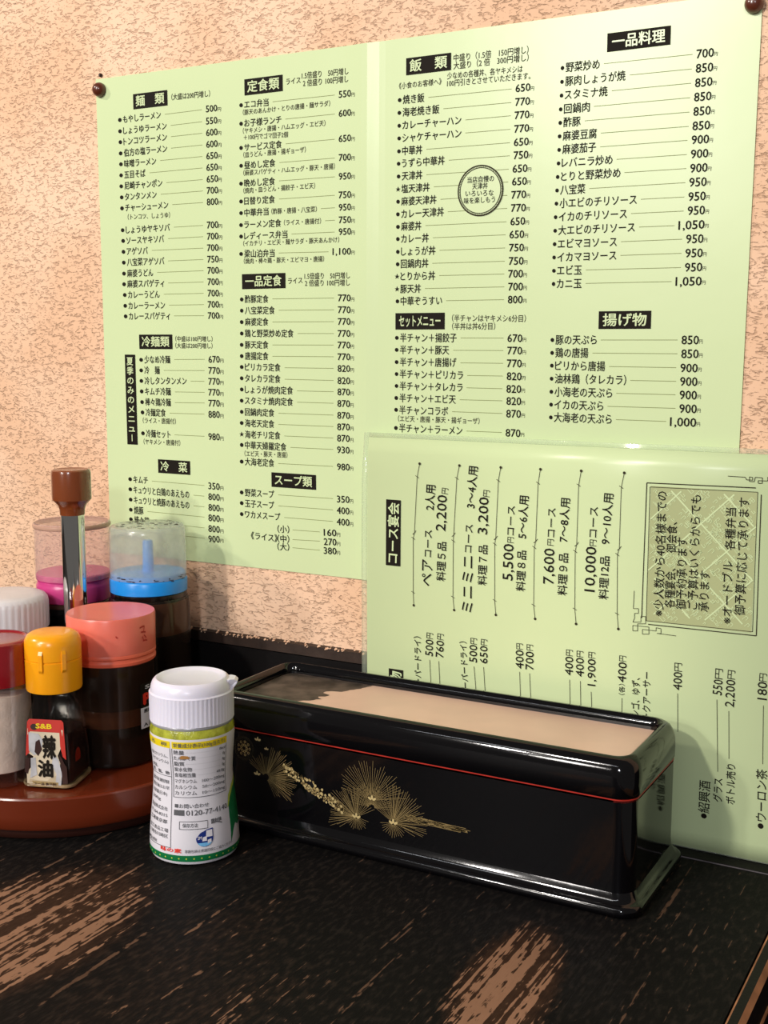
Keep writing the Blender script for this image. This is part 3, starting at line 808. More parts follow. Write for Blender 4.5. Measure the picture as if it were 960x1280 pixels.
POSTER_LINES = [(46.0,396.4,74.2,396.6),(50.3,389.5,74.1,389.7),(50.3,382.9,74.0,383.0),(50.2,376.1,73.9,376.2),(41.5,369.4,73.8,369.5),(32.8,362.6,73.7,362.8),(45.8,355.9,73.7,356.0),(41.2,349.2,73.6,349.3),(50.0,342.5,73.5,342.5),(50.9,328.9,73.2,329.0),(46.1,322.2,73.1,322.3),(33.0,315.5,73.0,315.5),(45.8,308.7,72.9,308.7),(36.8,301.9,72.8,302.0),(45.3,295.2,72.7,295.2),(41.6,288.4,72.6,288.4),(45.6,281.6,72.6,281.6),(49.3,275.0,72.5,274.9),(48.6,248.0,72.2,248.3),(40.0,241.1,72.0,241.4),(61.1,234.7,71.8,234.8),(48.5,227.8,71.7,228.0),(48.3,221.1,71.5,221.4),(43.9,214.3,71.3,214.5),(47.3,200.7,70.9,200.7),(28.0,170.2,70.1,169.8),(61.2,163.1,69.9,163.0),(61.0,156.3,69.7,156.2),(23.6,150.1,69.6,149.7),(28.3,143.5,69.4,142.8),(24.8,136.5,69.4,136.2),(125.2,396.5,167.3,396.3),(133.9,386.1,167.2,386.0),(134.0,372.3,167.1,372.3),(129.4,362.1,167.0,362.0),(129.0,351.8,167.0,351.7),(128.9,341.5,166.9,341.5),(157.5,334.6,166.8,334.6),(160.3,327.7,166.8,327.7),(137.3,321.2,166.7,321.1),(128.2,310.7,162.5,310.2),(123.3,284.2,166.0,284.0),(127.7,277.5,165.9,277.3),(123.1,270.7,165.8,270.6),(140.8,263.9,165.7,263.8),(122.9,257.2,165.6,257.2),(122.8,250.5,165.5,250.5),(131.4,243.8,165.4,243.8),(131.3,237.0,165.3,236.8),(140.0,230.3,165.3,230.3),(140.0,223.6,165.2,223.6),(126.5,216.7,165.1,216.7),(126.4,210.0,165.0,210.0),(130.6,203.2,164.9,203.3),(134.9,196.5,164.8,196.6),(126.0,186.4,164.6,186.6),(125.7,167.3,164.5,167.5),(125.6,160.6,164.4,160.8),(129.9,153.8,164.3,153.9),(135.8,146.6,155.1,146.9),(135.7,140.7,155.1,141.3),(135.6,135.7,155.0,135.8),(226.2,389.5,274.7,389.2),(235.3,382.8,274.6,382.4),(248.4,375.9,274.4,375.8),(248.4,369.2,274.3,369.0),(225.2,362.5,274.2,362.2),(238.7,355.8,274.1,355.6),(225.2,349.1,273.7,348.8),(229.8,342.4,273.5,342.3),(233.9,335.6,273.1,335.5),(238.4,328.8,273.1,328.8),(224.8,322.1,272.8,321.9),(229.4,315.4,272.4,315.2),(233.5,308.5,272.3,308.4),(229.2,301.7,272.2,301.5),(233.4,295.0,272.0,294.8),(224.7,288.2,272.1,288.1),(237.7,281.4,272.0,281.4),(246.7,261.2,272.1,261.1),(242.2,254.5,272.1,254.5),(246.7,247.7,272.0,247.7),(250.8,240.9,272.0,240.9),(250.6,234.2,271.8,234.1),(246.5,227.6,271.9,227.6),(242.0,220.9,272.0,220.8),(250.7,210.5,271.8,210.5),(324.3,396.5,368.6,396.1),(337.7,389.7,368.5,389.4),(328.7,383.1,368.4,382.8),(319.6,376.4,368.2,376.1),(314.9,369.8,368.1,369.4),(323.6,363.1,367.9,362.7),(323.4,356.4,367.6,356.2),(332.2,349.7,367.5,349.5),(336.4,343.0,367.5,342.9),(318.2,336.3,367.2,336.2),(345.2,329.5,367.0,329.4),(340.4,322.8,366.9,322.7),(344.7,316.0,362.6,315.9),(335.6,309.2,366.6,309.2),(335.5,302.4,366.5,302.4),(317.4,295.7,366.5,295.5),(317.4,288.9,362.1,288.8),(326.3,260.1,366.1,260.1),(322.0,253.4,366.2,253.3),(331.1,246.6,365.9,246.4),(342.5,239.7,366.1,239.6),(335.3,233.0,366.0,232.9),(330.8,226.2,366.2,226.1),(335.5,219.5,361.7,219.4)]
POSTER_HEADS = [('麺\u3000類', (21.6, 410.5, 48.4, 410.4, 48.3, 401.5, 21.5, 401.4)), ('冷麺類', (21.1, 263.5, 47.7, 263.5, 47.4, 254.5, 20.7, 254.4)), ('冷\u3000菜', (33.5, 184.6, 59.4, 184.6, 59.1, 175.9, 33.6, 175.8)), ('定食類', (105.6, 410.9, 132.4, 410.8, 132.4, 401.8, 105.6, 401.8)), ('一品定食', (101.7, 299.1, 132.8, 299.1, 132.7, 290.3, 101.5, 290.3)), ('スープ類', (121.2, 180.8, 152.9, 180.9, 152.8, 172.2, 120.8, 171.8)), ('飯\u3000類', (212.7, 411.2, 239.7, 411.0, 239.7, 402.3, 212.7, 402.2)), ('セットメニュー', (206.3, 274.9, 237.0, 275.0, 237.0, 265.9, 206.3, 265.9)), ('一品料理', (325.7, 410.9, 357.7, 410.5, 357.6, 401.8, 325.9, 401.9)), ('揚げ物', (324.8, 274.6, 352.4, 274.7, 352.3, 265.8, 325.1, 265.6)), ('|夏季のみのメニュー', (8.7, 251.0, 17.3, 250.7, 17.0, 193.2, 8.5, 193.1))]
SHEET_TEXT = """
b|ペア|41.8|123.6|42.0|138.6|7.1
b|コース|42.3|140.1|42.5|155.4|4.8
n|2人用|43.2|166.5|43.8|180.7|5.5
n|料理５品|50.6|127.3|51.1|149.4|5.2
p|2,200|50.0|155.4|50.9|175.5|5.9
y|円|52.3|176.2|52.6|179.4|3.9
b|ミニミニ|67.0|111.4|67.1|142.9|6.8
b|コース|67.0|144.7|67.5|160.4|4.6
n|3〜4人用|68.1|169.4|69.4|192.3|5.3
n|料理７品|75.8|127.4|76.1|149.7|5.0
p|3,200|75.4|155.6|76.0|175.9|5.7
y|円|77.3|176.2|77.6|179.7|3.8
p|5,500|90.7|131.6|91.0|151.5|5.9
y|円|92.0|152.2|92.1|155.3|3.7
b|コース|91.9|156.3|92.1|172.2|4.4
n|料理８品|98.4|126.4|98.7|148.6|4.9
n|5〜6人用|98.6|155.1|99.4|178.1|5.1
p|7,600|114.1|131.8|114.3|151.0|5.9
y|円|114.8|152.6|114.9|156.0|3.6
b|コース|115.0|157.1|115.1|172.6|4.5
n|料理９品|122.1|126.6|122.4|149.2|4.9
n|7〜8人用|121.9|155.1|122.6|178.3|4.9
p|10,000|137.0|130.1|137.3|153.9|5.7
y|円|138.2|154.3|138.3|157.6|3.7
b|コース|138.0|158.8|138.2|174.8|4.5
n|料理12品|144.7|126.8|144.9|149.6|4.8
n|9〜10人用|144.8|155.7|145.9|182.2|4.9
b|※少人数から40名様までの|173.9|121.2|173.6|185.0|4.9
b|各種宴会、　御会食、|179.5|126.1|179.2|169.9|4.9
b|御予約承ります|185.3|125.9|184.7|162.5|4.9
b|ご予算はいくらからでも|191.0|126.6|190.7|184.2|4.8
b|承ります|196.6|126.0|196.6|146.7|4.8
b|※オードブル|208.3|121.2|207.5|152.5|4.7
b|各種弁当|208.2|158.2|208.0|179.0|4.6
b|御予算に応じて承ります|214.3|126.1|214.1|184.4|4.8
n|ーパードライ）|36.7|65.3|36.1|93.9|4.1
p|500|43.4|83.5|43.8|93.0|4.8
y|円|43.8|93.5|44.0|96.8|4.1
p|760|50.0|83.4|50.5|93.2|4.8
y|円|50.5|93.7|50.7|97.1|4.0
n|ーパードライ）|66.3|67.6|64.6|94.5|4.0
p|500|70.8|83.4|70.9|93.3|4.7
y|円|71.0|93.7|71.1|97.1|3.9
p|650|77.2|83.6|77.2|93.4|4.6
y|円|77.3|93.8|77.4|97.2|3.9
p|400|98.6|83.5|98.4|93.8|4.7
y|円|98.4|94.2|98.3|97.5|3.8
p|700|104.3|83.6|104.3|93.8|4.7
y|円|104.3|94.3|104.3|97.6|3.7
p|400|126.7|83.7|126.8|93.9|4.5
y|円|126.8|94.3|126.8|97.6|3.8
p|400|132.9|83.8|132.7|94.0|4.5
y|円|132.7|94.4|132.7|97.7|3.8
p|1,900|139.4|79.7|139.2|94.2|4.4
y|円|139.2|94.6|139.2|97.9|3.8
k|（各）|155.9|77.1|155.9|83.1|2.8
p|400|155.7|83.9|156.0|94.7|4.5
y|円|155.9|95.1|155.9|98.1|3.7
n|ンゴ、ゆず、|163.6|66.7|163.3|87.5|4.1
n|ークアーサー|169.4|65.5|168.9|91.2|4.0
p|400|184.9|84.0|184.9|93.4|4.5
y|円|185.0|93.7|184.9|98.1|3.9
p|550|204.9|84.4|205.3|92.3|4.6
y|円|205.4|92.6|205.5|97.9|3.8
p|2,200|211.2|79.1|211.4|93.1|4.5
y|円|211.5|93.4|211.6|97.9|3.7
n|グラス|207.3|28.6|207.2|41.1|4.3
n|ボトル売り|213.6|28.6|213.3|49.6|4.2
b|紹興酒|200.6|21.5|200.6|38.5|5.3
d|●|200.6|18.4|200.6|21.1|2.9
p|180|226.8|85.1|226.7|94.1|4.6
y|円|226.8|94.3|226.9|98.4|3.6
b|ウーロン茶|229.0|22.6|228.3|49.6|4.9
d|●|228.8|18.7|228.8|21.5|2.8
h|コース宴会|20.1|134.8|20.8|169.3|6.7
h|物|22.4|64.2|22.6|71.6|6.9
"""
SHEET_LINES = [(0.25,43.9,81.2,44.8,64.6),(0.25,49.6,81.2,50.5,64.4),(0.25,71.4,81.0,72.7,67.2),(0.25,77.2,81.5,78.3,66.6),(0.25,98.6,81.7,99.3,67.0),(0.25,104.4,81.6,105.3,67.0),(0.25,127.2,81.4,127.8,65.9),(0.25,133.2,81.4,133.8,65.9),(0.25,139.3,76.4,139.9,66.0),(0.25,156.1,75.4,156.2,65.0),(0.25,185.1,82.2,185.8,62.0),(0.25,204.9,81.9,206.7,44.5),(0.25,211.0,76.9,212.0,52.2),(0.25,227.6,82.3,228.5,52.3),(0.3,36.5,192.1,35.1,184.6,33.7,153.2,33.0,149.8,33.2,118.9,33.6,111.6),(0.3,60.9,192.3,59.5,185.1,58.1,153.9,57.9,150.3,58.1,118.8,58.9,111.6),(0.3,85.4,192.5,84.2,185.2,83.3,154.1,82.8,150.6,83.3,119.6,84.1,111.7),(0.3,108.1,192.7,107.0,185.2,106.4,154.3,105.7,150.7,106.0,119.4,107.0,112.1),(0.3,130.6,193.0,129.5,185.4,129.3,154.4,128.6,150.5,129.2,119.8,130.1,112.0),(0.3,153.6,193.2,152.3,185.7,152.3,154.2,151.4,150.8,152.2,119.8,153.1,112.0),(0.6,165.2,119.3,165.5,188.8,219.2,189.4),(0.6,168.7,116.3,222.7,116.8,221.9,186.3),(0.3,167.2,186.8,220.2,187.4,220.8,118.6,167.6,118.0,167.2,186.8),(0.25,160.9,132.9,160.7,123.6,163.4,123.9,163.5,121.4,161.4,121.2,161.5,118.7,160.7,116.5,164.9,117.0,164.8,119.9,167.3,120.2,167.4,116.4,163.2,115.9,163.3,112.2,160.8,111.9,160.7,114.8,169.1,114.9,169.3,111.2,165.9,110.8,165.8,113.3,172.9,113.3,172.9,115.0,175.4,114.8,175.5,112.3,173.4,112.1,183.3,112.0),(0.25,205.6,194.4,214.0,194.3,214.5,193.1,217.5,193.1,217.4,194.4,215.9,194.6,216.0,192.4,218.3,192.4,218.6,194.5,222.0,194.5,222.1,191.8,220.2,191.7,220.1,193.0,224.6,193.1,224.5,195.0)]
SHEET_QUADS = [(167.2, 186.8, 220.2, 187.4, 220.8, 118.6, 167.6, 118.0), (16.1, 170.8, 25.4, 170.9, 24.4, 133.1, 15.0, 133.1), (17.9, 72.5, 27.2, 73.0, 26.6, 56.2, 17.1, 55.8)]

# ================================================================ setting
YW = .600                                                     # the plaster wall
def struct(o, **k): o['kind'] = 'structure'; return o
v, f = box_data(-1.9, .9, YW, YW + .1, 0, 2.3); struct(ob('wall_back', v, f, 'plaster'))
v, f = box_data(-1.9, .9, -1.9, YW, -.02, 0); struct(ob('floor', v, f, 'floor'))
bb = struct(ob('baseboard_back', *box_data(-1.9, .9, .5945, YW, 0, TZ + .0705), 'black_trim'))
cap = ob('baseboard_cap', *box_data(-1.9, .9, .5942, YW, TZ + .0712, TZ + .0775), 'dusty_trim', bb)
# plaster crumbs where the wall meets the black board
rnd = random.Random(3); V_, F_ = [], []
for k in range(150):
    x = rnd.uniform(-.60, -.33); s_ = rnd.uniform(.0004, .0013); z = TZ + .0778 + rnd.uniform(-.0012, .0010)
    b = len(V_); y = .5938
    V_ += [(x - s_, y + .001, z), (x + s_, y + .001, z + s_ * .3), (x, y + .001, z + s_), (x, y + .001, z - s_ * .8), (x + s_ * .2, y - s_ * .5, z)]
    F_ += [(b, b + 3, b + 4), (b + 3, b + 1, b + 4), (b + 1, b + 2, b + 4), (b + 2, b, b + 4)]
cr = ob('plaster_crumbs', V_, F_, 'plaster', bb); cr['kind'] = 'stuff'

# ================================================================ table
table = thing('dining_table', 'black stained wooden table top with brown wood showing through worn patches', 'table', (-.55, .25, 0))
def tl(o): o.parent = table; o.matrix_parent_inverse = Matrix.Translation((.55, -.25, 0)); return o
XR, YB = -.0866, .5935                                        # right and back edges of the table
tl(box('tabletop', (-1.45, -.0940, -.05, .5795, TZ - .03, TZ), 'wood'))
def strip(name, x0, x1, y0, y1, inner, outer):
    """edge moulding with a bevelled top; the worn bevels are bare wood"""
    z = TZ; b = .0013
    if x1 - x0 > y1 - y0:
        prof = [(y0, z - .03), (y0, z - .0006), (y0 + b * .8, z + .0004), (y1 - b, z + .0004), (y1, z - b), (y1, z - .03)]
        v = [(x0, a, c) for a, c in prof] + [(x1, a, c) for a, c in prof]
    else:
        prof = [(x0, z - .03), (x0, z - .0006), (x0 + b * .8, z + .0004), (x1 - b * 1.6, z + .0004), (x1, z - b * 1.4), (x1, z - .03)]
        v = [(a, y0, c) for a, c in prof] + [(a, y1, c) for a, c in prof]
    f = [(i, i + 1, i + 7, i + 6) for i in range(5)] + [(0, 5, 4, 3, 2, 1), (6, 7, 8, 9, 10, 11)]
    fm = [0, inner, 0, outer, 0, 0, 0]
    return tl(ob(name, v, f, 'black_trim', None, mats=['black_trim', 'worn_edge'], fm=fm))
strip('edge_strip', -1.45, XR, .5800, YB, 0, 0)
strip('edge_strip', -.0934, XR, -.05, .5797, 1, 1)
tl(ob('worn_line', *box_data(-.30, -.094, .57975, .57997, TZ - .001, TZ + .00045), 'line_edge'))
tl(ob('worn_lower_edge', *box_data(XR - .001, XR + .0006, -.05, .5797, TZ - .0185, TZ - .0165), 'worn_edge'))
tl(box('apron', (-1.40, -.13, .0, .015, TZ - .10, TZ - .03), 'black_trim'))
for x in (-1.38, -.16):
    for y in (.03, .52): tl(box('leg', (x - .03, x + .03, y - .03, y + .03, 0, TZ - .03), 'black_trim', bev=.004))
# bench seat seen past the table corner
bench = thing('bench_seat', 'brown wooden bench edge just showing past the right table corner', 'bench', (.2, .3, 0))
def bl(o): o.parent = bench; o.matrix_parent_inverse = Matrix.Translation((-.2, -.3, 0)); return o
bl(box('seat', (-.055, .45, .05, .57, .40, .43), 'worn_edge', bev=.005))
for x in (-.02, .41):
    for y in (.09, .53): bl(box('leg', (x - .02, x + .02, y - .02, y + .02, 0, .40), 'black_trim', bev=.003))

# ================================================================ big menu on the wall
OX = -.531
def on_poster(eps):
    return lambda u, v, d=0: (OX + u / 1000, YW - .0008 - eps - d - .0007 * math.exp(-((u - 187) / 7) ** 2), TZ + v / 1000)   # a soft crease down the middle
PC = [(-8.5, 422.3), (400.6, 421.3), (397.6, 121.0), (-8.8, 120.7)]
menu = thing('menu_poster', 'large green laminated wall menu of dish names and prices pinned at its top corners', 'menu', (OX + .2, YW, TZ + .27))
def ml(o):
    o.parent = menu; o.matrix_parent_inverse = Matrix.Translation((-OX - .2, -YW, -TZ - .27)); return o
nx, nz = 110, 4; vs, fs = [], []
def pquad(s_, t_):
    a = [PC[3][i] * (1 - s_) + PC[2][i] * s_ for i in (0, 1)]; b = [PC[0][i] * (1 - s_) + PC[1][i] * s_ for i in (0, 1)]
    return (a[0] * (1 - t_) + b[0] * t_, a[1] * (1 - t_) + b[1] * t_)
for layer in (.0, -.0007):
    for j in range(nz + 1):
        for i in range(nx + 1):
            u, v_ = pquad(i / nx, j / nz); x, y, z = on_poster(0)(u, v_)
            vs.append((x, y - layer, z))
W_ = nx + 1; T_ = W_ * (nz + 1)
for j in range(nz):
    for i in range(nx):
        a = j * W_ + i; fs.append((a, a + 1, a + 1 + W_, a + W_)); fs.append((T_ + a, T_ + a + W_, T_ + a + 1 + W_, T_ + a + 1))
for i in range(nx):
    fs.append((i, i + T_, i + 1 + T_, i + 1)); a = nz * W_ + i; fs.append((a, a + 1, a + 1 + T_, a + T_))
for j in range(nz):
    a = j * W_; fs.append((a, a + W_, a + W_ + T_, a + T_)); a += nx; fs.append((a, a + T_, a + W_ + T_, a + W_))
ml(ob('paper_sheet', vs, fs, 'paper'))
BOLD = dict(s=0, n=.012, p=.014, k=.006, y=0, d=0, c=.008, b=.016, h=.022)
rows = [r.split('|') for r in POSTER_TEXT.strip().split('\n')]
cols = {1: Print(), 2: Print(), 3: Print(), 4: Print()}
small = {1: Print(), 2: Print(), 3: Print(), 4: Print()}
stamp_t = Print()
def colof(u): return 1 if u < 92 else 2 if u < 186 else 3 if u < 292 else 4
for k, t, *nn in rows:
    u0, v0, u1, v1, h = map(float, nn); q = colof((u0 + u1) / 2)
    if k == 'c': stamp_t.text(t, u0, v0, u1, v1, h, .01); continue
    if k == 'd': cols[q].dot((u0 + u1) / 2, (v0 + v1) / 2, (u1 - u0) / 2, h / 2, 14); continue
    (small if k in 'yk' else cols)[q].text(t, u0, v0, u1, v1, h * (1.12 if k in 'nk' else 1), BOLD[k])
rules = Print()
for l in POSTER_LINES:
    pts = list(zip(l[0::2], l[1::2])); rules.line(pts, .30)
ml(rules.build('leader_lines', 'rule', None, on_poster(.00010)))
for q in (1, 2, 3, 4):
    ml(cols[q].build('printed_dishes', 'ink', None, on_poster(.00022)))
    ml(small[q].build('printed_notes', 'ink_soft', None, on_poster(.00020)))
for name, c8 in POSTER_HEADS:
    P4 = [(c8[i], c8[i + 1]) for i in (0, 2, 4, 6)]
    cx = sum(a for a, b in P4) / 4; cy = sum(b for a, b in P4) / 4; hw = (P4[1][0] - P4[0][0] + P4[2][0] - P4[3][0]) / 4; hh = (P4[0][1] - P4[3][1] + P4[1][1] - P4[2][1]) / 4
    q = Print(); q.poly([(cx - hw, cy - hh), (cx + hw, cy - hh), (cx + hw, cy + hh), (cx - hw, cy + hh)])
    hb = q.build('heading_block', 'ink', None, on_poster(.00025)); ml(hb)
    t = Print()
    if name[0] == '|':
        name = name[1:]; st = 2 * hh / (len(name) + .4)
        for i, ch in enumerate(name):
            yy = cy + hh - st * (i + .7)
            if ch == 'ー': t.line([(cx, yy - st * .36), (cx, yy + st * .36)], .6)
            else: t.text(ch, cx - hw * .62, yy, cx + hw * .62, yy, st * .8, .02)
    else:
        t.text(name, cx - hw * .84, cy, cx + hw * .84, cy, hh * 1.35, .02)
    hl = t.build('heading_lettering', 'paper', None, on_poster(.00045))
    hl.parent = hb; hl['kind'] = 'thing'
q = Print(); q.dot(257.6, 338.8, 12.6, n=64); sd = ml(q.build('round_stamp', 'paper', None, on_poster(.00030)))
q = Print(); q.ring(257.6, 338.8, 12.6, 13.3); q.ring(257.6, 338.8, 11.6, 12.0)
for k in range(90):
    a = 2 * pi * k / 90; q.line([(257.6 + 11.9 * cos(a), 338.8 + 11.9 * sin(a)), (257.6 + 12.7 * cos(a + .05), 338.8 + 12.7 * sin(a + .05))], .22)
for o in (q.build('stamp_ring', 'ink_soft', None, on_poster(.00042)), stamp_t.build('stamp_lettering', 'ink', None, on_poster(.00045))):
    o.parent = sd
# pins: brown domed caps over small heads
def pin(u, v_, r, label):
    t = thing('wall_pin', label, 'pin', (OX + u / 1000, YW, TZ + v_ / 1000), 'brown pins holding the wall menu')
    o = lathe('pin_cap', [(r, 0), (r * 1.03, .0012), (r * .97, .0026), (r * .8, .0040), (r * .5, .0050), (r * .18, .0054)], 'brown_pin', t, n=40)
    for vv in o.data.vertices: x, y, z = vv.co; vv.co = (x, -z - .0009, y)
    o2 = lathe('pin_shank', [(.0007, -.006), (.0007, .001)], 'silver', t, n=10)
    for vv in o2.data.vertices: x, y, z = vv.co; vv.co = (x, -z - .0009, y)
pin(-4.6, 415.5, .0043, 'brown round pin at the upper left corner of the wall menu')
pin(397.0, 415.4, .0043, 'brown round pin at the upper right corner of the wall menu')
t = tag(lathe('nail', [(.0012, -.004), (.0012, .0012), (.0007, .0018)], 'dark_brown', n=12), 'tiny dark nail in the plaster just above the left pin', 'nail')
for vv in t.data.vertices: x, y, z = vv.co; vv.co = (x, -z, y)
t.location = (OX - .0045, YW, TZ + .4245)

# ================================================================ small menu standing behind the box
SX, SY = -.341, .5905
def sheet_y(u, v_): return SY - .0011 * sin(pi * min(1, max(0, v_ / 208))) + .0026 * max(0, (v_ - 190) / 18) ** 2
def on_sheet(eps):
    return lambda u, v_, d=0: (SX + u / 1000, sheet_y(u, v_) - eps - d, TZ + v_ / 1000)
card = thing('menu_card', 'pale green laminated menu card with sideways writing standing behind the black box', 'menu', (SX + .15, SY, TZ))
def cl(o): o.parent = card; o.matrix_parent_inverse = Matrix.Translation((-SX - .15, -SY, -TZ)); return o
def slab(u0, u1, v0, v1, eps, th, m, name, nz=24):
    vs, fs = [], []
    for e in (eps, eps - th):
        for j in range(nz + 1):
            v_ = v0 + (v1 - v0) * j / nz
            for u in (u0, u1):
                x, y, z = on_sheet(e)(u, v_); vs.append((x, y, z))
    T_ = 2 * (nz + 1)
    for j in range(nz):
        a = 2 * j; fs += [(a, a + 1, a + 3, a + 2), (T_ + a, T_ + a + 2, T_ + a + 3, T_ + a + 1), (a, a + 2, T_ + a + 2, T_ + a), (a + 1, T_ + a + 1, T_ + a + 3, a + 3)]
    fs += [(0, T_, T_ + 1, 1), (2 * nz, 2 * nz + 1, T_ + 2 * nz + 1, T_ + 2 * nz)]
    return cl(ob(name, vs, fs, m, None, True))
slab(3.0, 303, 1.2, 205.5, 0, .0004, 'paper', 'paper_sheet')
# the clear margin of the laminate around the paper
def margin(u0, u1, v0, v1): return slab(u0, u1, v0, v1, .0001, .0006, 'film', 'laminate_margin', 8)
for b in ((-.5, 3.0, .6, 208), (303, 306, .6, 208), (3.0, 303, .6, 1.2), (3.0, 303, 205.5, 208)): margin(*b)
pr, sm = Print(), Print(); cardhead, cardhead2 = Print(), Print()
for r in SHEET_TEXT.strip().split('\n'):
    k, t, *nn = r.split('|'); u0, v0, u1, v1, h = map(float, nn)
    if k == 'd': pr.dot((u0 + u1) / 2, (v0 + v1) / 2, h / 2, abs(v1 - v0) / 2, 16)
    elif k == 'h': (cardhead if len(t) > 1 else cardhead2).text(t, u0, v0, u1, v1, h, .022)
    else: (sm if k in 'yk' else pr).text(t, u0, v0, u1, v1, h * (1.05 if k in 'nkb' else 1), {'b': .008, 'p': .007}.get(k, BOLD[k]))
cl(pr.build('printed_courses', 'ink', None, on_sheet(.00034))); cl(sm.build('printed_notes', 'ink', None, on_sheet(.00032)))
ln = Print(); fr = Print()
for l in SHEET_LINES:
    pts = list(zip(l[1::2], l[2::2])); (fr if len(l) > 13 or l[0] >= .6 or len(l) == 11 else ln).line(pts, max(.28, l[0] * .8))
    if len(pts) == 6 and abs(pts[0][1] - pts[-1][1]) > 60:
        for a in (pts[0], pts[-1]): ln.dot(a[0], a[1], .75, .75, 10)
        for a, b in ((pts[1], .9), (pts[2], -.9), (pts[3], .9)):
            ln.line([(a[0] - 1.1, a[1] - .2 + b), (a[0] + .1, a[1] + b * .2), (a[0] + 1.0, a[1] + .3 - b)], .32)
        ln.line([(pts[4][0] - 1.1, pts[4][1] + .6), (pts[4][0] + 1.0, pts[4][1] - .4)], .32)
cl(ln.build('divider_lines', 'ink_soft', None, on_sheet(.00030))); cl(fr.build('ornamental_frame', 'ink_soft', None, on_sheet(.00030)))
Q = SHEET_QUADS
def quad(q8): return [(q8[i], q8[i + 1]) for i in (0, 2, 4, 6)]
a = quad(Q[0]); u0, u1, v0, v1 = a[3][0], a[1][0], a[3][1], a[1][1]
q = Print(); q.poly([(u0, v0), (u1, v0), (u1, v1), (u0, v1)]); pan = cl(q.build('patterned_panel', 'khaki', None, on_sheet(.00012)))
q = Print(); rn = random.Random(5)
def clipline(x0, y0, x1, y1, w_):
    # keep to the panel
    n = 24; inside = []
    for i in range(n + 1):
        x = x0 + (x1 - x0) * i / n; y = y0 + (y1 - y0) * i / n
        if u0 < x < u1 and v0 < y < v1: inside.append((x, y))
    if len(inside) > 1: q.line([inside[0], inside[-1]], w_)
dW = u1 - u0; step = 26
for k in range(-6, 10):
    clipline(u0 + k * step, v0, u0 + k * step + 90, v0 + 90, .7); clipline(u0 + k * step, v0, u0 + k * step - 90, v0 + 90, .7)
for k in range(420):
    x, y = rn.uniform(u0 + 1.5, u1 - 1.5), rn.uniform(v0 + 1.5, v1 - 1.5); s_ = rn.uniform(.9, 2.3); d = rn.choice((-1, 1))
    q.line([(x - s_ * .5, y - d * s_ * .5), (x + s_ * .5, y + d * s_ * .5), (x + s_, y), (x + s_ * .4, y - d * s_ * .6)], .26)
o = q.build('pattern_lines', 'paper', None, on_sheet(.00022)); o.parent = pan
for i in (1, 2):
    a = quad(Q[i]); uu0, uu1 = (a[0][0] + a[3][0]) / 2, (a[1][0] + a[2][0]) / 2; vv0, vv1 = (a[2][1] + a[3][1]) / 2, (a[0][1] + a[1][1]) / 2
    q = Print(); q.poly([(uu0, vv0), (uu1, vv0), (uu1, vv1), (uu0, vv1)]); hb = cl(q.build('heading_block', 'ink', None, on_sheet(.00030)))
    if i == 1: h1 = hb
    else: h2 = hb
o = cardhead.build('heading_lettering', 'paper', None, on_sheet(.0005)); o.parent = h1; o['kind'] = 'thing'
o = cardhead2.build('heading_lettering', 'paper', None, on_sheet(.0005)); o.parent = h2; o['kind'] = 'thing'

# ================================================================ chopstick box
BX0, BX1, BY0, BY1 = -.389, -.1465, .498, .5815
bxo = thing('chopstick_box', 'long black lacquered chopstick box with gold pine print and beige lid panel', 'box', ((BX0 + BX1) / 2, (BY0 + BY1) / 2, TZ))
def kl(o): o.parent = bxo; o.matrix_parent_inverse = Matrix.Translation((-(BX0 + BX1) / 2, -(BY0 + BY1) / 2, -TZ)); return o
def loop(x0, x1, y0, y1, r, z): return [(a, b, TZ + z) for a, b in rrect(x0, x1, y0, y1, r)]
def ins(d, r, z): return loop(BX0 + d, BX1 - d, BY0 + d, BY1 - d * 1.0, r, z)
kl(loft('base_flange', [ins(.0012, .010, .0005), ins(.0003, .0105, .0015), ins(0, .011, .003), ins(.0004, .0108, .0048), ins(.0014, .0105, .0058), ins(.0022, .010, .0060), ins(.0030, .0095, .0068), ins(.0038, .009, .0084), ins(.0046, .009, .0105)], 'lacquer'))
kl(loft('body', [ins(.0046, .009, .0100), ins(.0048, .009, .014), ins(.0048, .009, .0544)], 'lacquer'))
kl(loft('red_line', [ins(.0048, .009, .0535), ins(.0048, .009, .0543), ins(.0046, .0092, .0545), ins(.0046, .0092, .0549), ins(.0048, .009, .0550)], 'red'))
RX0, RX1, RY0, RY1 = BX0 + .0028, BX1 - .0036, BY0 + .0036, BY1 - .0050
def ri(d, r, z): return loop(RX0 + d, RX1 - d, RY0 + d, RY1 - d, r, z)
kl(loft('lid_rim', [ri(.0012, .0095, .0549), ri(.0002, .0105, .0566), ri(0, .011, .062), ri(.0002, .011, .0665), ri(.0010, .0108, .0700), ri(.0024, .0100, .0724), ri(.0042, .0090, .0736), ri(.0058, .0075, .0737), ri(.0070, .0062, .0728), ri(.0078, .0054, .0712), ri(.0082, .005, .0690), ri(.0082, .005, .0660)], 'lacquer', cap1=False))
ix0, ix1, iy0, iy1 = RX0 + .0081, RX1 - .0081, RY0 + .0081, RY1 - .0081
pn = kl(box('lid_panel', (ix0, ix1, iy0, iy1, TZ + .0655, TZ + .0680), 'beige'))
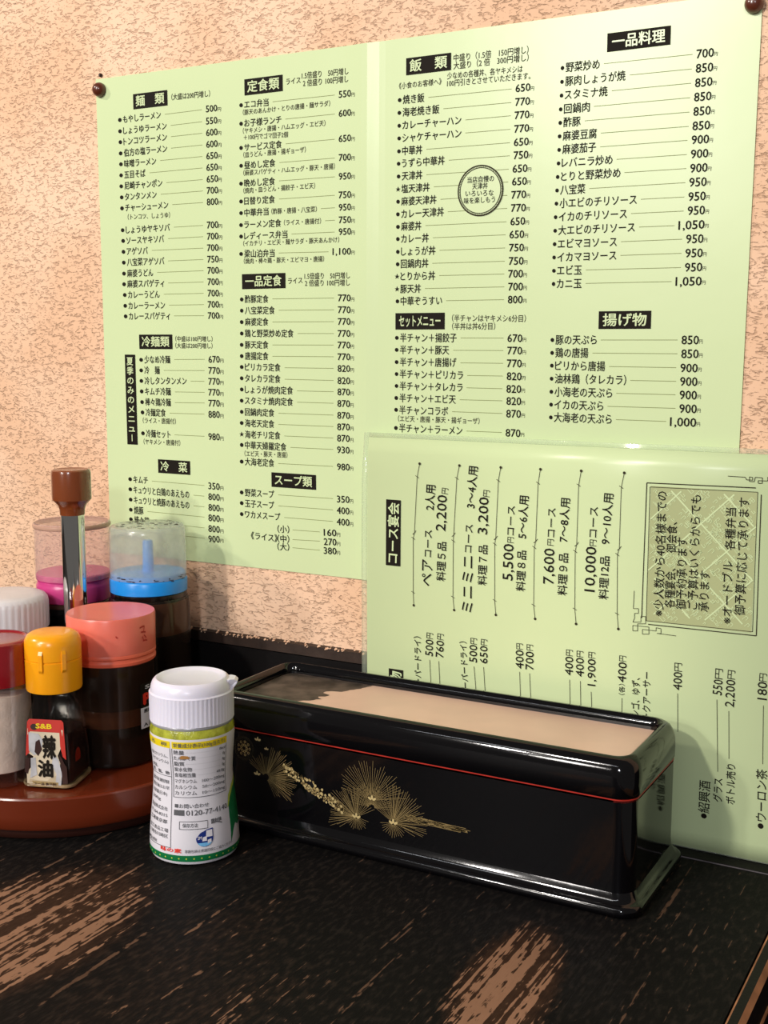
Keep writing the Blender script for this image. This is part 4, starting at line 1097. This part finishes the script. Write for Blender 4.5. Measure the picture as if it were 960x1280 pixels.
# the worn dark left end of the panel, with a ragged edge
q = Print(); rn = random.Random(11)
pl = [(ix0 + .0003, iy0 + .0004)]
n = 34
for i in range(n + 1):
    y = iy0 + .0004 + (iy1 - iy0 - .0008) * i / n
    pl.append((ix0 + .026 + .030 * (i / n) ** .8 + rn.uniform(-.0012, .0012) + (.004 if 9 < i < 14 else 0) - (.006 if 18 < i < 23 else 0), y))
pl.append((ix0 + .0003, iy1 - .0004)); q.poly(pl)
o = q.build('worn_patch', 'smudge', pn, lambda u, v_: (u, v_, TZ + .06808)); o['kind'] = 'thing'
# gold print on the front face
YF = BY0 + .0048 - .00012
def on_front(eps): return lambda u, v_, d=0: (u / 1000, YF - eps - d, TZ + v_ / 1000)
g, gp, gd = Print(), Print(), Print()
rn = random.Random(2)
def fan(cx, cz, r, a0, a1, n, col=None, hole=.14):
    col = col or g
    for i in range(n):
        a = R(a0 + (a1 - a0) * i / (n - 1) + rn.uniform(-1.2, 1.2)); rr = r * rn.uniform(.84, 1.04)
        col.line([(cx + r * hole * cos(a), cz + r * hole * sin(a)), (cx + rr * cos(a), cz + rr * sin(a))], .13)
def blossom(cx, cz, s_):
    for a in (90, 30, 150):
        px, pz = cx + s_ * .8 * cos(R(a)), cz + s_ * .8 * sin(R(a))
        gp.poly([(px + s_ * (.62 * cos(t) * cos(R(a)) - .34 * sin(t) * sin(R(a))), pz + s_ * (.62 * cos(t) * sin(R(a)) + .34 * sin(t) * cos(R(a)))) for t in [2 * pi * k / 10 for k in range(10)]])
fan(-285.8, 30.5, 20.0, 12, 168, 34); fan(-285.8, 26.5, 13, 5, 175, 30)
fan(-294.7, 19.8, 17.5, 80, 205, 30); fan(-294.7, 19.8, 13, 30, 215, 26); fan(-294.7, 19.8, 7, 210, 350, 14)
fan(-273.3, 21.0, 19.5, -14, 100, 30); fan(-273.3, 21.0, 13, -20, 150, 26); fan(-273.3, 21, 8, -170, -10, 16)
blossom(-285.5, 30.5, 1.9); blossom(-294.7, 19.2, 2.0); blossom(-273.3, 20.3, 2.0)
fan(-350, 31, 19, -38, 78, 34); fan(-350, 31, 13, -60, 150, 34)
for cx, cz, s_ in ((-355.7, 31, 1.7), (-355, 50, 1.6), (-349.5, 46, 1.1)): blossom(cx, cz, s_)
for r0 in (2.0, 4.0, 6.0):
    for k in range(int(6 + r0 * 3)):
        a = 2 * pi * k / int(6 + r0 * 3); gd.ring(-364 + r0 * cos(a), 44.5 + r0 * sin(a), .45, .75, 8)
for r0 in (1.8, 3.6):
    for k in range(9): a = 2 * pi * k / 9; g.ring(-364 + r0 * cos(a), 44.5 + r0 * sin(a), .45, .72, 8)
for k in range(150):                                       # berries along the bough
    t_ = rn.random(); cx = -339 + 37 * t_; cz = 38.5 - 16.5 * t_ + 5.2 * (rn.random() - .5) * (1.3 - abs(t_ - .5))
    (gp if rn.random() < .4 else g).ring(cx, cz, .12, rn.uniform(.45, .9), 7)
for k in range(70):
    t_ = rn.random() ** 1.3; cx = -266 + 30 * t_; cz = 25.8 - 1.0 * t_ + 4.6 * (rn.random() - .5) * (1 - t_ * .8); g.line([(cx - 1.6, cz + .1), (cx + 1.6 + 2 * t_, cz - .1)], .24)
for z_ in (24.6, 25.6, 26.4, 23.9): g.line([(-262, z_), (-231 - 3 * abs(z_ - 25.6), z_ - .2)], .2)
for p_, m_, n_, e_ in ((gd, 'gold_dim', 'gold_dusting', .00003), (g, 'gold', 'gold_pine_print', .00009), (gp, 'gold_pale', 'gold_blossom_print', .00016)):
    o = kl(p_.build(n_, m_, None, on_front(e_))); o['kind'] = 'stuff'

# ================================================================ seasoning shaker in front
SH = Vector((-.3713, .4684, TZ))
sh = thing('seasoning_shaker', 'white capped shaker bottle with a printed nutrition label and green band, on the table', 'bottle', SH)
prof = [(.0200, 0), (.0218, .0010), (.0227, .0030), (.0229, .0055), (.0226, .0120), (.0219, .0200), (.0209, .0290), (.0202, .0380), (.0200, .0440), (.0204, .0510), (.0210, .0580), (.0213, .0630), (.0213, .0652)]
lathe('bottle_body', prof, 'white_label', sh)
nk = lathe('neck_band', [(.0213, .0652), (.0212, .0668), (.0205, .0692), (.0200, .0705)], 'lime_glass', sh, closed=False)
lathe('silver_ring', [(.0206, .0693), (.0209, .0698), (.0209, .0706), (.0205, .0712)], 'silver', sh)
cp = lathe('cap', [(.0205, .0708), (.0213, .0710), (.0213, .0716, .0003), (.0213, .0845, .0003), (.0213, .0851), (.0206, .0858), (.0205, .0870), (.0202, .0885), (.0195, .0902), (.0186, .0913), (.0176, .0919), (.0166, .0917), (.0155, .0910), (.0135, .0905), (.004, .0903)], 'white_plastic', sh, ribs=60)
# thumb tab of the flip lid
tb = [(0, -.001), (.0020, .0002), (.0042, .0030), (.0044, .0042), (.0030, .0052), (.0008, .0054), (-.0030, .0050), (-.0030, -.001)]
vv = []
aT = R(38.0 - 8)                                              # the tab points to the right of the photograph
for side in (-.0052, .0052):
    for a, z in tb:
        wd = side * (1 - max(0, a) / .0044 * .5)
        vv.append(((.0192 + a) * cos(aT) - wd * sin(aT), (.0192 + a) * sin(aT) + wd * cos(aT), .0856 + z))
n = len(tb); ff = [tuple(range(n)), tuple(range(2 * n - 1, n - 1, -1))] + [(i, i + n, (i + 1) % n + n, (i + 1) % n) for i in range(n)]
ob('lid_tab', vv, ff, 'white_plastic', sh, False)
TW, RT = Vector((.621, -.784, 0)), Vector((.784, .621, 0))
def rad(z):
    for (r0, z0), (r1, z1) in zip(prof, prof[1:]):
        if z0 <= z <= z1: return r0 + (r1 - r0) * (z - z0) / (z1 - z0)
    return prof[-1][0]
def on_shaker(eps):
    def fn(u, v_, e=0):                                       # u in degrees of turn, v in mm of height
        z = v_ / 1000; r = rad(z) + eps + e; a = R(u); d = TW * cos(a) + RT * sin(a)
        return (d.x * r, d.y * r, z)
    return fn
def band(name, u0, u1, z0, z1, m, eps, parent=sh, n=40, nz=6):
    v_, f_ = [], []
    for j in range(nz + 1):
        for i in range(n + 1): v_.append(on_shaker(eps)(u0 + (u1 - u0) * i / n, z0 + (z1 - z0) * j / nz))
    for j in range(nz):
        for i in range(n): a = j * (n + 1) + i; f_.append((a, a + 1, a + n + 2, a + n + 1))
    return ob(name, v_, f_, m, parent, True)
band('header_stripe', -86, -31.5, 60.5, 64.0, 'yellow_print', .0001); band('header_stripe', -29, 52, 60.5, 64.0, 'yellow_print', .0001)
gb = band('green_band', -100, 100, 2.6, 6.0, 'green_print', .0001, nz=5)
q = Print()
for k in range(19):
    u = -88 + k * 9.6; q.poly([(u - 1.4, 4.3), (u, 3.8), (u + 1.4, 4.3), (u, 4.8)])
o = q.build('yellow_dots', 'lime', gb, on_shaker(.0002), 5); o['kind'] = 'stuff'
# green leaf shape and lime edge at the right of the label
q = Print()
q.poly([(53, 8), (60, 14.0), (66, 16.5), (74, 14.5), (97, 16), (97, 38), (80, 37), (68, 34.5), (59, 31), (54, 27)])
q.build('green_leaf', 'green_print', sh, on_shaker(.00012), 5)
q = Print(); q.poly([(51, 26), (54, 27), (59, 31), (68, 34.5), (80, 37), (97, 38), (97, 40), (80, 39), (66, 36.6), (55, 32.4)]); q.build('lime_edge', 'lime', sh, on_shaker(.00016), 5)
q = Print()
dg = lambda mm: mm / 21.0 * 57.3
def lt(t, u0, u1, z, h, b=.012, pr_=None): (pr_ or q).text(t, u0, z, u1, z, h, b)
lt('栄養成分表示(100g当たり)', -27, 48, 62.3, 2.1)
lt('名　称', -70, -36, 62.3, 2.0)
for i, (a, b, ua, ub) in enumerate((('熱量', '0kcal', -12, 38), ('たんぱく質', '0g', 3, 44), ('脂質', '0g', -12, 44), ('炭水化物', '0g', -2, 44), ('食塩相当量', '49.8g', 3, 34))):
    z = 58.6 - i * 2.95; lt(a, -27, ua, z, 2.1); lt(b, ub, 49, z, 1.8, .006)
    for k in range(int((ub - ua - 4) / 2.4)): q.dot(ua + 3 + k * 2.4, z - .1, .35, .12, 6)
for i, (a, b) in enumerate((('マグネシウム', '100〜200mg'), ('カルシウム', '50〜200mg'), ('カリウム', '10〜150mg'))):
    z = 43.6 - i * 3.05; lt(a, -27, 4, z, 2.1, .004); lt(b, 12, 49, z, 1.9, .004)
for pts in ([(-29, 60.5), (-29, 35.4), (51, 35.4), (51, 60.5)], [(-32, 60.5), (-32, 9.5)], [(-86, 45.5), (-32, 45.5)], [(-86, 9.5), (-32, 9.5)]):
    for a, b in zip(pts, pts[1:]):
        n_ = 12; q.line([(a[0] + (b[0] - a[0]) * i / n_, a[1] + (b[1] - a[1]) * i / n_) for i in range(n_ + 1)], .28 if a[1] == b[1] else .7)
lt('■お問い合わせ', -27, 20, 31.0, 2.1, .008); lt('0120-77-4140', -11, 50, 27.6, 2.6, .01)
for b in ((-28, -21), (-20.5, -13.5)): q.poly([(b[0], 26.2), (b[1], 26.2), (b[1], 29.0), (b[0], 29.0)])
for pts in ([(-20, 19.4), (17, 19.4), (17, 23.2), (-20, 23.2), (-20, 19.4)],):
    for a, b in zip(pts, pts[1:]): q.line([a, ((a[0] + b[0]) / 2, (a[1] + b[1]) / 2), b], .3 if a[1] == b[1] else .7)
lt('保存方法', -16, 4, 21.3, 1.9); lt('開封後', 22, 38, 22.4, 1.9, .03)
q.line([(22, 21.2), (30, 21.6), (38, 20.4)], .5)
for i, t in enumerate(('塩化カリウム、', 'マグネシウム)')): lt(t, -74, -36, 56.0 - i * 3.0, 1.8, .004)
lt('食塩、', -74, -58, 49.6, 1.8); lt('表、塩、他', -74, -35, 47.2, 1.8, .02)
for i, t in enumerate(('賞味期限', '開封後はお早', '内容量(日本)', '200g')): lt(t, -76, (-36, -36, -40, -52)[i], 42.4 - i * 3.2, 1.8, .004)
for i, t in enumerate(('製造株式会社', '〒104-8315', '工場東京都')): lt(t, -78, -38, 28.5 - i * 3.2, 1.9, .008)
for i, t in enumerate(('加工食品工場', '川崎市川崎区')): lt(t, -78, -36, 17.8 - i * 2.9, 1.9, .008)
lt('●塩は密封', -80, -56, 11.0, 1.7); lt('容器包装は資源回収にご協力ください', -13, 54, 8.2, 1.5, .004)
q.build('label_print', 'grey_ink', sh, on_shaker(.00024), 5)
q = Print(); q.text('味の素', -48, 8.3, -17, 8.3, 2.1, .03); o = q.build('red_lettering', 'red_print', sh, on_shaker(.00024), 5); o['kind'] = 'thing'
# blue emblem: a drop with a light foot
def drop(cx, cz, w_, h_, n=28): return [(cx - w_, cz), *[(cx - w_ * cos(pi * k / n), cz - h_ * .55 * sin(pi * k / n)) for k in range(1, n)], (cx + w_, cz), (cx + w_, cz + h_ * .55), (cx + w_ * .3, cz + h_ * .5), (cx - w_ * .5, cz + h_ * .32)]
q = Print(); q.poly(drop(12.5, 14.6, 11.2, 8.2)); em = q.build('emblem', 'blue_print', sh, on_shaker(.00020), 5)
q = Print(); q.poly([(14, 14.9), (22.6, 14.9), (22.6, 18.4), (14.8, 18.2)]); q.poly([(9, 13.0), (15, 13.0), (15, 15.4), (10, 15.0)]); q.poly([(16, 11.4), (21, 12.2), (21, 13.8), (16, 13.4)]); q.text('SM', 3.5, 14.8, 8.5, 14.8, 2.0, .02)
o = q.build('emblem_marks', 'white_label', em, on_shaker(.00030), 5); o['kind'] = 'thing'
q = Print(); q.poly([(3.2, 12.2), (21.8, 12.2), (18.5, 10.8), (12.5, 10.25), (6.5, 10.8)]); q.build('emblem_foot', 'sky_print', em, on_shaker(.00028), 5)
q = Print(); q.poly([(-12 + 9 * cos(t) * rn.uniform(.6, 1), 56.2 + 1.2 * sin(t) * rn.uniform(.6, 1)) for t in [2 * pi * k / 16 for k in range(16)]]); q.build('stain', 'stain', sh, on_shaker(.0003), 5)

# ================================================================ turning condiment tray
TC = Vector((-.4905, .5060, TZ))
tr = thing('condiment_tray', 'round glossy red brown plastic condiment tray with a chrome pole and brown knob', 'tray', TC)
lathe('tray_foot', [(.070, 0), (.080, .0006), (.0815, .0030), (.0815, .0062)], 'dark_brown', tr, n=96)
lathe('tray_body', [(.0810, .0060), (.0840, .0064), (.0852, .0080), (.0860, .0140), (.0864, .0215), (.0866, .0236), (.0861, .0244), (.0850, .0246), (.0838, .0240), (.0830, .0222), (.0822, .0212), (.0800, .0210), (.012, .0210)], 'brown_plastic', tr, n=128)
PX, PY = -.4965 - TC.x, .5195 - TC.y
lathe('pole', [(.0080, .0208), (.0075, .0225), (.0068, .0232), (.0068, .1640)], 'chrome', tr, (PX, PY, 0), n=32)
lathe('knob', [(.0071, .1590), (.0073, .1622), (.0082, .1650), (.0100, .1668), (.0112, .1680), (.01135, .1700), (.01135, .1835), (.0110, .1850), (.0100, .1857), (.0088, .1853), (.003, .1850)], 'knob_brown', tr, (PX, PY, 0), n=48)
TT = TZ + .0211                                               # top of the tray
def jar(name, label, cat, x, y): return thing(name, label, cat, (x, y, TT))
def zz(z): return z - .0211

# chilli oil bottle, square, at the front of the tray
bo = thing('chilli_oil_bottle', 'small square glass chilli oil bottle with an orange cap and a torn red label', 'bottle', (-.4626, .4655, TT))
FN = R(-70); fn_ = Vector((cos(FN), sin(FN), 0)); fr_ = Vector((-sin(FN), cos(FN), 0))
def sq(h, r, z, n=6):
    return [tuple(fr_ * a + fn_ * b + Vector((0, 0, z))) for a, b in rrect(-h, h, -h, h, r, n)]
secs = [(.0128, .004, 0), (.0145, .005, .0012), (.0148, .0055, .004), (.0140, .0055, .018), (.0130, .0055, .032), (.0122, .0060, .0385), (.0112, .0070, .0430), (.0106, .0080, .0455), (.0108, .0100, .0475), (.0112, .0105, .0490), (.0106, .0100, .0505), (.0104, .0102, .0540)]
loft('glass_body', [sq(*s_) for s_ in secs], 'glass', bo, sharp=60)
loft('oil', [sq(h - .0014, max(.002, r - .001), z + (.0018 if i == 0 else 0)) for i, (h, r, z) in enumerate(secs[:4])] + [sq(.0122, .0045, .0235), sq(.0116, .0045, .0300)], 'oil', bo, sharp=60)
loft('glass_foot_glint', [sq(.0146, .0054, .0012), sq(.0150, .0056, .0024), sq(.0149, .0056, .0030)], 'foot_glint', bo)  # cream band: the highlight along the bottle's bottom edge, painted in
lathe('cap', [(.0138, .0522), (.0146, .0524), (.0149, .0535), (.0150, .0690), (.01455, .0692), (.01455, .0697), (.0150, .0700), (.0150, .0775), (.0146, .0800), (.0134, .0822), (.0115, .0834), (.0095, .0838), (.002, .0840)], 'orange', bo, n=64)
for da in (-19, 27):
    a = R(-52 + da); d = Vector((cos(a), sin(a), 0)); s_ = Vector((-sin(a), cos(a), 0)); vv = []
    for z in (.0640, .0655, .0740, .0760):
        o_ = .0008 if z in (.0655, .0740) else .0
        for w_ in (-.0011, .0011): vv.append(tuple(d * (.0150 + o_) + s_ * w_ + Vector((0, 0, z))))
        for w_ in (.0011, -.0011): vv.append(tuple(d * .0140 + s_ * w_ + Vector((0, 0, z))))
    ff = [(0, 3, 2, 1), (12, 13, 14, 15)] + [(4 * i + k, 4 * i + (k + 1) % 4, 4 * i + 4 + (k + 1) % 4, 4 * i + 4 + k) for i in range(3) for k in range(4)]
    ob('hinge_rib', vv, ff, 'orange', bo)
def on_face(eps):
    def g_(u, v_, d=0):
        z = v_ / 1000; h = secs[0][0]
        for a, b in zip(secs, secs[1:]):
            if a[2] <= z <= b[2]: h = a[0] + (b[0] - a[0]) * (z - a[2]) / (b[2] - a[2])
        p_ = fr_ * (u / 1000) + fn_ * (h + eps + d); return (p_.x, p_.y, z)
    return g_
lb = Print()                                                  # cream ground of the label
lb.poly([(-10.8, 1.5), (8.0, 2.0), (8.6, 6), (7.6, 10), (8.2, 15), (6.8, 19), (9, 24), (9.8, 33), (-10.2, 33), (-10.6, 20), (-7.0, 18), (-8.4, 12), (-10.9, 9)])
lab = lb.build('label', 'label_cream', bo, on_face(.0002))
q = Print(); q.poly([(-11.3, 18), (-10.5, 36.5), (-9.3, 38.2), (8.9, 38.2), (10.0, 37), (11.6, 17), (9.8, 18.5), (8.3, 24), (7.9, 31.5), (-9.0, 31.5), (-9.2, 20)])
q.build('label_red_arch', 'label_red', lab, on_face(.0003))
q = Print(); q.text('S&B', -5.6, 34.7, 3.6, 34.7, 3.2, .03); o = q.build('yellow_lettering', 'yellow_print', lab, on_face(.0004)); o['kind'] = 'thing'
q = Print()
q.poly([(-9.6, 31), (-4, 30.5), (-1.5, 27), (-2.4, 21), (-6.5, 18.5), (-9.5, 21)]); q.poly([(4.5, 20), (7.2, 17), (9.2, 9), (8.4, 2.6), (5.2, 2.4), (6, 9), (3.4, 14)]); q.poly([(-8.5, 17), (-5.6, 17.5), (-5, 8), (-9, 6), (-8.5, 11)])
q.build('torn_patches', 'label_torn', lab, on_face(.0003))
q = Print(); q.poly([(-5.6, 26), (-3.4, 27.5), (-2.0, 22), (-4.2, 18.3), (-6.2, 20.5)]); q.poly([(-11.6, 16.5), (-9.0, 17.2), (-9.2, 12), (-10.2, 8.2), (-11.9, 9.5)]); q.dot(-6.5, 34, 2.0, 1.7)
q.poly([(7.6, 19.8), (9.3, 17.5), (10.5, 15), (11.9, 13), (12.4, 4), (9.4, 3.4), (9.0, 10)])
q.build('bare_glass_tears', 'dark_brown', lab, on_face(.00035))
q = Print(); q.text('辣', -1.8, 23.2, 6.0, 23.2, 11.5, .05); q.text('油', -4.6, 11.5, 4.2, 11.5, 8.6, .05)
o = q.build('black_lettering', 'ink', lab, on_face(.0005)); o['kind'] = 'thing'
q = Print(); q.poly([(-8.0, 4.6), (7.0, 4.4), (6.8, 1.8), (-6.4, 1.6)]); q.build('gold_foot', 'gold', lab, on_face(.0003))
q = Print(); q.text('ラー油 香辛料', -7.0, 3.2, 6.0, 3.2, 1.5, .02); o = q.build('small_lettering', 'dark_brown', lab, on_face(.0005)); o['kind'] = 'thing'
# painted red glint of the oil seen through the right side
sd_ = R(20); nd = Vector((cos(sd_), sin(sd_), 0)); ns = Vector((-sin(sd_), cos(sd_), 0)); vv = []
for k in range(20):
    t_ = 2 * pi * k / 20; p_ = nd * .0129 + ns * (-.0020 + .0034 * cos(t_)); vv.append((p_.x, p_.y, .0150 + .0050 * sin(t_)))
ob('oil_glint', vv, [tuple(range(20))], 'oil_glow', bo)

# salt jar with a crimson lid at the left edge
sj = jar('salt_jar', 'glass salt jar with a crimson lid at the left edge of the photo', 'jar', -.4924, .4520)
lathe('glass_body', [(.0170, 0), (.0192, .0012), (.0196, .0030), (.0192, .0060), (.0196, .0090), (.0192, .0200), (.0194, .0230), (.0190, .0340), (.0193, .0370), (.0196, .0460), (.0190, .0510), (.0194, .0535), (.0185, .0570)], 'glass', sj, ribs=None, n=64)
lathe('salt', [(.0160, .0075), (.0180, .0085), (.0182, .0330), (.0180, .0500), (.003, .0520)], 'salt', sj, n=48)
lathe('lid', [(.0195, .0555), (.0201, .0558), (.0202, .0770), (.0198, .0786), (.0186, .0794), (.0170, .0795), (.0160, .0786), (.003, .0784)], 'crimson', sj, n=72)

# white ribbed lid jar at the far left
wj = jar('sauce_jar', 'dark jar with a wide white ribbed lid behind the salt jar', 'jar', -.5345, .5010)
lathe('jar_body', [(.018, 0), (.0215, .0015), (.0220, .005), (.0220, .0700)], 'soy', wj, n=56)
lathe('lid', [(.0225, .0700), (.0246, .0705), (.0248, .0720, .0005), (.0248, .0850, .0005), (.0243, .0875), (.0230, .0892), (.0205, .0903), (.0150, .0908), (.004, .0908)], 'ribbed_white', wj, ribs=44)

# sauce jar with the salmon lid
fj = jar('sauce_jar', 'smoky brown sauce jar under a salmon pink lid', 'jar', -.4605, .5095)
lathe('jar_body', [(.0215, 0), (.0238, .0015), (.0242, .004), (.0242, .0600), (.0238, .0625)], 'smoky', fj, n=72)
lathe('sauce', [(.0210, .0018), (.0230, .0030), (.0234, .0050), (.0234, .0240), (.003, .0242)], 'sauce', fj, n=56)
lathe('clear_band', [(.0235, .0236), (.0236, .0280), (.0235, .0335)], 'band_brown', fj, n=56, closed=False)  # paler brown: light seen through the clear wall, put into the colour
lathe('sauce_coating', [(.0234, .0335), (.0235, .0400), (.0235, .0600)], 'sauce_film', fj, n=56, closed=False)
lathe('screw_ring', [(.0242, .0590), (.0247, .0595), (.0248, .0610), (.0243, .0618), (.0243, .0630), (.0248, .0636), (.0248, .0650), (.0243, .0660)], 'salmon_core', fj, n=72)
lathe('lid', [(.0246, .0655), (.0247, .0660), (.0250, .0850), (.0245, .0862), (.0232, .0860), (.0150, .0854), (.003, .0853)], 'salmon', fj, n=72)
lathe('lid_lining', [(.0236, .0656), (.0240, .0800), (.0220, .0815), (.004, .0815)], 'salmon_core', fj, n=56)
def wrapj(r, base):
    tw = Vector((.67, -.742, 0)); rt = Vector((.742, .67, 0))
    def fn(u, v_, e=0): a = R(u); d = tw * cos(a) + rt * sin(a); return (d.x * (r + e), d.y * (r + e), base + v_ / 1000)
    return fn
q = Print(); rn = random.Random(9)
for (a, b) in (((38, 80), (46, 80.5)), ((46, 80.5), (44, 77)), ((40, 77.4), (48, 77)), ((45, 75.5), (49, 73.5)), ((42, 74.8), (44, 72.2)), ((43, 72.4), (51, 72)), ((5, 77), (7, 76))): q.line([a, ((a[0] + b[0]) / 2, (a[1] + b[1]) / 2 + .2), b], .9)
o = q.build('handwritten_marks', 'label_red', fj, wrapj(.0252, 0), 6); o['kind'] = 'thing'
# black and white sticker on its right side
def sticker(name, u0, u1, z0, z1, m, r, parent):
    f_ = wrapj(r, 0); n = 10; v_ = [f_(u0 + (u1 - u0) * i / n, z) for z in (z0, z1) for i in range(n + 1)]
    return ob(name, v_, [(i, i + 1, i + n + 2, i + n + 1) for i in range(n)], m, parent)
st = sticker('sticker', 37, 88, 33.5, 47.5, 'ink', .0245, fj); sticker('sticker_foot', 37, 88, 21.5, 33.5, 'white_label', .0246, st)
q = Print(); q.text('S&B', 45, 45.2, 80, 45.2, 2.6, .02); o = q.build('white_lettering', 'white_label', st, wrapj(.0247, 0), 6); o['kind'] = 'thing'
q = Print(); q.text('P', 41, 38.6, 55, 38.6, 7.6, .07); q.poly([(57, 35), (88, 35), (88, 42), (57, 42)]); o = q.build('red_lettering', 'red_print', st, wrapj(.0247, 0), 6); o['kind'] = 'thing'
q = Print(); q.text('原材料', 42, 31.5, 64, 31.5, 2.2, .03); q.line([(52, 22.5), (52, 29.5)], 1.0); q.text('A', 41, 23.6, 49, 23.6, 2.4, .02); o = q.build('sticker_print', 'ink', st, wrapj(.02475, 0), 6); o['kind'] = 'thing'

# soy sauce jar with blue disc and clouded dome
ej = jar('condiment_jar', 'brown sauce jar with a bright blue inner lid under a clouded clear dome', 'jar', -.4740, .5590)
lathe('jar_body', [(.021, 0), (.0240, .0015), (.0246, .005), (.0246, .0790), (.0240, .0835), (.0232, .0850)], 'smoky', ej, n=72)
lathe('soy_sauce', [(.0200, .0018), (.0232, .0030), (.0238, .0050), (.0238, .0635), (.003, .0637)], 'soy', ej, n=56)
lathe('neck_lit_lining', [(.0238, .0636), (.0239, .0700), (.0237, .0835)], 'lit_brown', ej, n=56, closed=False)  # pale lining: backlight through the brown plastic painted into its colour
lathe('dark_collar', [(.0226, .0830), (.0230, .0845), (.0230, .0875), (.0226, .0880)], 'soy', ej, n=64)
bl_ = lathe('inner_lid', [(.0226, .0880), (.0232, .0884), (.0234, .0955), (.0230, .0962), (.0226, .0966), (.0226, .0978), (.0224, .0990), (.0218, .0996), (.004, .0998)], 'blue', ej, n=72)
lathe('peg', [(.0037, .0994), (.0034, .1020), (.0030, .1180), (.0026, .1188), (.001, .1190)], 'blue', ej, n=24)
lathe('dome', [(.0231, .0968), (.0231, .1000), (.0227, .1240), (.0224, .1268), (.0216, .1280), (.0200, .1284), (.003, .1285)], 'dome', ej, n=72)
# grime on dome top and lid
q = Print(); rn = random.Random(21)
for k in range(60):
    a = rn.uniform(0, 6.28); r = .020 * rn.random() ** .5; s_ = rn.uniform(.0003, .0016); q.dot(r * cos(a), r * sin(a), s_, s_ * rn.uniform(.3, 1), 8)
o = q.build('grime_specks', 'dusty_trim', ej, lambda u, v_: (u, v_, .1287)); o['kind'] = 'stuff'
q = Print()
for k in range(26):
    u = rn.uniform(-80, 80); z = rn.uniform(96.4, 99.2); q.line([(u, z), (u + rn.uniform(1, 9), z + rn.uniform(-.3, .3))], rn.uniform(.2, .7))
o = q.build('lid_grime', 'dark_brown', ej, wrapj(.02335, 0), 6); o['kind'] = 'stuff'

# pink jar
pj = jar('condiment_jar', 'dark jar with a magenta pink inner lid under a clear dome', 'jar', -.5270, .5505)
lathe('jar_body', [(.019, 0), (.0210, .0015), (.0214, .005), (.0214, .0700), (.0216, .0760)], 'soy', pj, n=56)
lathe('brown_collar', [(.0214, .0758), (.0222, .0764), (.0222, .0785), (.0216, .0790)], 'sauce_film', pj, n=56)
lathe('inner_lid', [(.0214, .0790), (.0222, .0796), (.0228, .0885), (.0224, .0895), (.0220, .0905), (.0220, .0920), (.0226, .0926), (.0226, .0955), (.0220, .0962), (.004, .0964)], 'pink', pj, n=72)
lathe('peg', [(.0020, .0960), (.0016, .1150), (.0008, .1155)], 'pink', pj, n=16)
lathe('dome', [(.0229, .0930), (.0230, .0960), (.0228, .1230), (.0233, .1252), (.0232, .1272), (.0222, .1280), (.0200, .1276), (.003, .1275)], 'dome_pink', pj, n=72)
lathe('dome_rim', [(.0230, .1244), (.0236, .1250), (.0238, .1258), (.0236, .1268), (.0229, .1274)], 'dome_edge', pj, n=72, closed=False)
